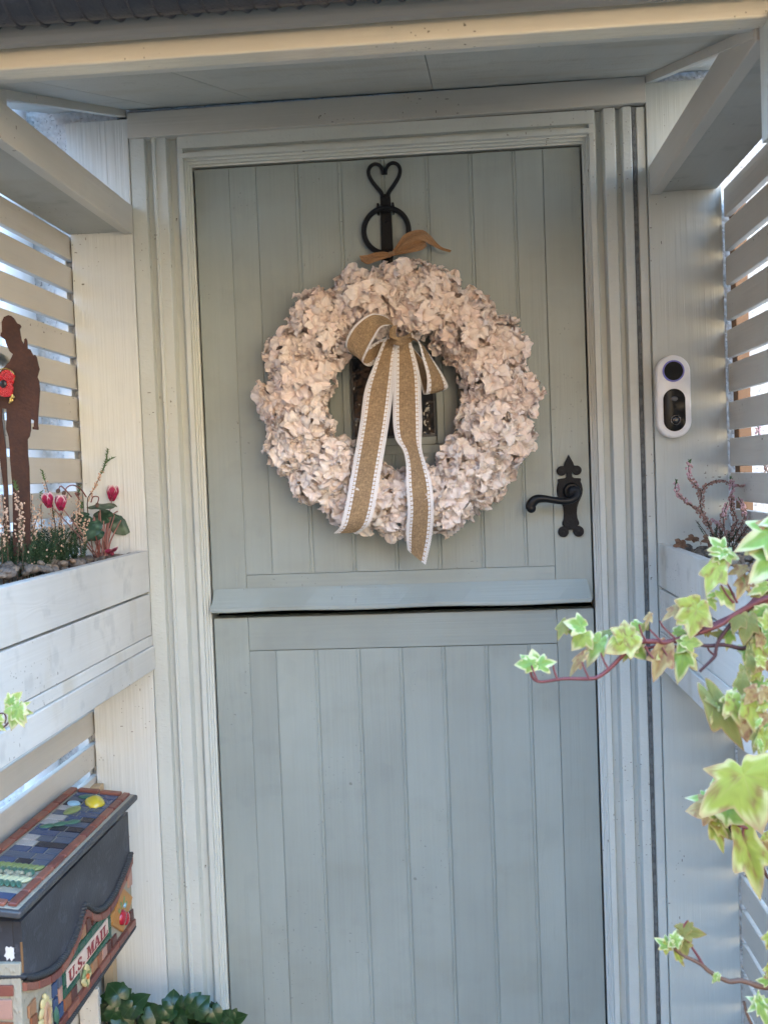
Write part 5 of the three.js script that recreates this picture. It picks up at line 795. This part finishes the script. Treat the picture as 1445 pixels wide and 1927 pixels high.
  for (let i = 0; i < 34; i++) { const px = 1385 + 62 * Math.sqrt(R()), py = 1010 + 390 * R(), a = rr(0, 6.28), l = rr(26, 48); ivyLeaf(t, 'gyowgb'[i % 6], i, [px, py], [px + l * Math.cos(a), py + l * (0.4 + 0.6 * R())], Z1 + rr(-0.03, 0.0), rr(0.6, 0.95), rr(-0.4, 0.4)); }
  // the big yellow, brown-spotted leaf
  ivyGeo.s = [ivyVar(991, 'y', 0.16)]; const big = ivyLeaf(t, 's', 0, ...B([[1165, 1435], [1350, 2060]]), Z2 + 0.03, 0.95, 0.05); big.userData.label = 'large yellow leaf with brown spots';
  const LC = [['w', [790, 330], [550, 285], 0, 0.5, 0.3], ['w', [800, 350], [745, 240], 0.004, 0.95, 0], ['b', [775, 440], [575, 440], 0.004, 1.0, 0.1], ['g', [800, 430], [850, 590], 0.008, 1.1, 0], ['w', [900, 440], [860, 340], 0.004, 0.9, 0.1], ['g', [960, 420], [1150, 590], 0.012, 0.85, -0.1], ['w', [950, 440], [1160, 420], 0.01, 0.6, -0.1], ['w', [855, 130], [825, 230], -0.004, 0.6, 0.2], ['y', [840, 610], [935, 965], 0, 0.38, 0.2], ['y', [870, 600], [1010, 790], 0.002, 0.6, -0.1], ['w', [860, 600], [960, 600], 0.002, 0.5, 0],
    ['y', [1180, 800], [1390, 1510], 0.01, 0.42, 0.1], ['b', [1170, 810], [1130, 980], 0.008, 0.6, 0.3], ['y', [1290, 1000], [1390, 1000], 0.012, 0.7, 0], ['y', [1440, 730], [1335, 800], 0.012, 0.7, 0.1], ['b', [1440, 860], [1380, 1050], 0.01, 0.6, 0.2], ['o', [1370, 400], [1440, 480], -0.01, 0.5, 0], ['o', [960, 350], [900, 370], -0.008, 0.6, 0]];
  LC.forEach(([k, b, e, dz, w, f], i) => ivyLeaf(t, k, i + 1, ...Cc([b, e]), Z2 - 0.02 + dz, w, f));
  St(Cc([[975, 525], [990, 600], [1040, 700], [1090, 775], [1125, 820]]), Z2 - 0.02, 0.0016, 0.0022, stemDark); St(Cc([[1520, 500], [1440, 560], [1340, 625], [1250, 660], [1170, 640], [1095, 620]]), Z2 - 0.012, 0.0022, 0.0014); St(Cc([[1165, 650], [1155, 720], [1175, 790]]), Z2 - 0.012, 0.0014, 0.0012); St(Cc([[1300, 280], [1380, 400], [1450, 550]]), Z2 - 0.02, 0.0016, 0.0018, stemBrown); St(Cc([[1380, 1080], [1430, 1200], [1500, 1260]]), Z2 - 0.02, 0.0016, 0.0018, stemDark);
  St(D([[1540, 1020], [1440, 1010], [1340, 1000], [1250, 968], [1130, 935], [1010, 945], [920, 915], [840, 870], [760, 820], [690, 755], [600, 705], [500, 660], [440, 620], [385, 575]]), Z3, 0.0034, 0.0018, stemBrown); St(D([[720, 785], [640, 650], [560, 530], [480, 390], [490, 310], [530, 255]]), Z3, 0.0016, 0.001);
  St(D([[1170, 1170], [1195, 1290], [1230, 1380], [1270, 1450]]), Z3, 0.0016, 0.0016, stemBrown); St(D([[1390, 1230], [1440, 1290], [1500, 1330]]), Z3, 0.0014, 0.0016, stemDark);
  const LD = [['g', [300, 535], [155, 445], 0, 0.75, 0.2], ['y', [290, 530], [285, 620], 0, 0.7, 0.1], ['g', [400, 480], [300, 560], 0.004, 1.1, 0.1], ['w', [395, 470], [410, 350], 0.004, 1.2, 0], ['g', [410, 470], [470, 570], 0.004, 0.9, -0.1], ['o', [470, 500], [500, 600], 0, 0.8, 0], ['o', [480, 370], [725, 410], 0, 0.55, -0.2], ['o', [485, 380], [545, 250], 0.002, 0.7, -0.1], ['y', [490, 410], [550, 470], 0, 0.5, 0], ['y', [410, 620], [495, 755], -0.002, 0.35, 0.2], ['w', [850, 870], [855, 950], 0.004, 0.7, 0], ['w', [870, 880], [825, 935], 0.004, 0.6, 0.2],
    ['w', [1330, 1180], [1187, 1118], 0.012, 0.55, 0.1], ['w', [1330, 1180], [1335, 1045], 0.012, 0.5, 0], ['w', [1345, 1180], [1455, 1140], 0.012, 0.5, 0], ['w', [1330, 1190], [1245, 1290], 0.012, 0.55, 0.1], ['w', [1345, 1190], [1430, 1480], 0.014, 0.42, 0], ['g', [1440, 940], [1365, 960], 0.01, 0.8, 0.1], ['b', [1460, 880], [1400, 930], 0.01, 0.7, 0.1], ['y', [1480, 430], [1420, 560], 0.01, 0.7, 0], ['y', [1470, 780], [1430, 860], 0.01, 0.6, 0]];
  LD.forEach(([k, b, e, dz, w, f], i) => ivyLeaf(t, k, i + 2, ...D([b, e]), Z3 + dz, w, f));
}
{   // the body of the plant the trails come from, growing up the front post to the right of the view
  const t = scene.getObjectByName('variegated_ivy'), l = [], gs = ['g', 'y', 'w', 'o'].map((k) => ivyGeo[k][0]), q = rng(99);
  for (let i = 0; i < 420; i++) { const z = 0.82 + 0.75 * q(), x = 0.60 + 0.45 * q() + 0.10 * Math.max(0, 1 - z), y = 1.32 * q(); l.push(tf(gs[i % 4], V(x, y, z).sub(t.position), [-0.6 + 1.2 * q(), 6.3 * q(), 2.2 + 2 * q()], 0.045 + 0.03 * q())); }
  mesh('foliage', merge(l), ivyMat, t).userData.kind = 'stuff';
  for (let i = 0; i < 4; i++) mesh('stem', tube([V(0.75 + 0.05 * i, 0, 1.0 + 0.1 * i), V(0.7 + 0.05 * i, 0.6, 1.05), V(0.62, 1.15 + 0.05 * i, 0.95)].map((p) => p.sub(t.position)), 0.006, 0.003, 12, 7), stemBrown, t);
}
{   // the small sprig at the left edge
  const root = atZ(-12, 1400, 0.86), t = thing('variegated_ivy', 'small cream-edged ivy sprig reaching in at the left edge over the planter boards', 'ivy', root.toArray());
  const St = (pts, r0, r1) => mesh('stem', tube(pts.map(([x, y]) => atZ(x, y, 0.86).sub(root)), r0, r1, 16, 7), stemDark, t); St([[-25, 1390], [8, 1368], [22, 1350], [22, 1330]], 0.0016, 0.001); St([[-20, 1352], [5, 1342], [12, 1350], [10, 1362]], 0.0012, 0.0009);
  [['w', [20, 1322], [38, 1304], 0, 0.9, 0], ['g', [22, 1322], [16, 1306], 0.002, 1.1, 0.1], ['w', [18, 1325], [5, 1332], 0, 0.8, 0.2], ['g', [32, 1336], [66, 1342], 0.002, 0.55, -0.1], ['w', [34, 1334], [30, 1368], 0.004, 0.8, 0], ['g', [34, 1336], [52, 1362], 0.003, 0.7, -0.2], ['w', [38, 1330], [60, 1320], 0, 0.6, -0.1], ['g', [-6, 1362], [12, 1376], 0.002, 0.8, 0], ['w', [-4, 1350], [8, 1356], 0.002, 0.8, 0]].forEach(([k, b, e, dz, w, f], i) => ivyLeaf(t, k, i, b, e, 0.86 + dz, w, f));
}
{   // dark ground ivy at the foot of the frame
  const t = thing('ivy', 'dark green glossy ivy climbing at the foot of the left door frame', 'ivy', [-0.47, 0.2, 0.14]);
  const P = [[222, 1872, 205, 1850], [228, 1880, 243, 1862], [212, 1878, 196, 1893], [250, 1895, 268, 1870], [266, 1898, 288, 1905], [244, 1900, 228, 1918], [290, 1912, 278, 1890], [325, 1893, 328, 1868], [322, 1905, 305, 1918], [345, 1895, 358, 1880], [372, 1898, 388, 1876], [368, 1900, 352, 1912], [396, 1902, 420, 1908], [402, 1905, 410, 1922], [436, 1918, 460, 1922], [432, 1915, 418, 1905], [180, 1900, 164, 1915], [190, 1905, 200, 1922], [150, 1920, 168, 1932], [270, 1920, 262, 1935], [310, 1900, 322, 1915], [340, 1915, 352, 1930], [300, 1922, 318, 1932], [380, 1912, 392, 1928], [240, 1888, 258, 1880], [215, 1905, 206, 1925], [230, 1915, 246, 1930], [175, 1922, 186, 1936], [360, 1888, 372, 1872], [415, 1925, 432, 1936]];
  P.forEach(([bx, by, tx, ty], i) => { const z = 0.17 - 0.03 * ((i * 7) % 5) / 5, m = 1.08, cx = (bx + tx) / 2, cy = (by + ty) / 2; ivyLeaf(t, 'd', i, [cx + (bx - cx) * m, cy + (by - cy) * m], [cx + (tx - cx) * m, cy + (ty - cy) * m], z, 0.95, rr(-0.6, 0.6), rr(0.5, 1)); });
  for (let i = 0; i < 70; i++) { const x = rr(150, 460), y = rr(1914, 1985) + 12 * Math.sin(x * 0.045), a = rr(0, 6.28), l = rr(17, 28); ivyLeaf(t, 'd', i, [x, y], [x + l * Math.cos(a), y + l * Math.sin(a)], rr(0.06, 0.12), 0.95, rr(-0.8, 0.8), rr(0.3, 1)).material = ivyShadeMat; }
  for (let i = 0; i < 9; i++) { const a = P[i * 3]; mesh('stem', tube([atZ(rr(200, 400), 2050, 0.11).sub(t.position), atZ(a[0] + rr(-10, 10), a[1] + 50, 0.12).sub(t.position), atZ(a[0], a[1], 0.15).sub(t.position)], 0.0018, 0.001, 10, 6), stemDark, t); }
}
{   // foliage outside, seen through the lower left slats
  const t = thing('shrub', 'autumn shrub outside, showing red and green through the lowest gaps of the left slats', 'shrub', [-0.86, 0, 0.42]);
  const g = leafGeo((th) => 0.5 + 0.5 * Math.pow(Math.abs(Math.cos(th / 2)), 1.5), { rings: 3, seg: 16, cup: 0.3, fold: 0.2, color: () => [1, 1, 1] }), ms = [mat([0.05, 0.10, 0.03], 0.6, { side: THREE.DoubleSide }), mat([0.10, 0.13, 0.035], 0.6, { side: THREE.DoubleSide }), mat([0.20, 0.05, 0.035], 0.6, { side: THREE.DoubleSide })];
  ms.forEach((m, k) => { const l = []; for (let i = 0; i < 130; i++) { const y = rr(0.1, 0.82), s = rr(0.02, 0.035); l.push(tf(g, V(rr(-0.13, 0.13), y, rr(-0.16, 0.22)), [rr(-1, 1), rr(0, 6), rr(-1, 1)], s)); } mesh('foliage', merge(l), m, t).userData.kind = 'stuff'; });
  mesh('trunk', tube([V(0, 0, 0), V(0.02, 0.35, 0.02), V(-0.02, 0.75, 0)], 0.012, 0.004, 10, 8), stemBrown, t);
}
renderer.render(scene, camera);
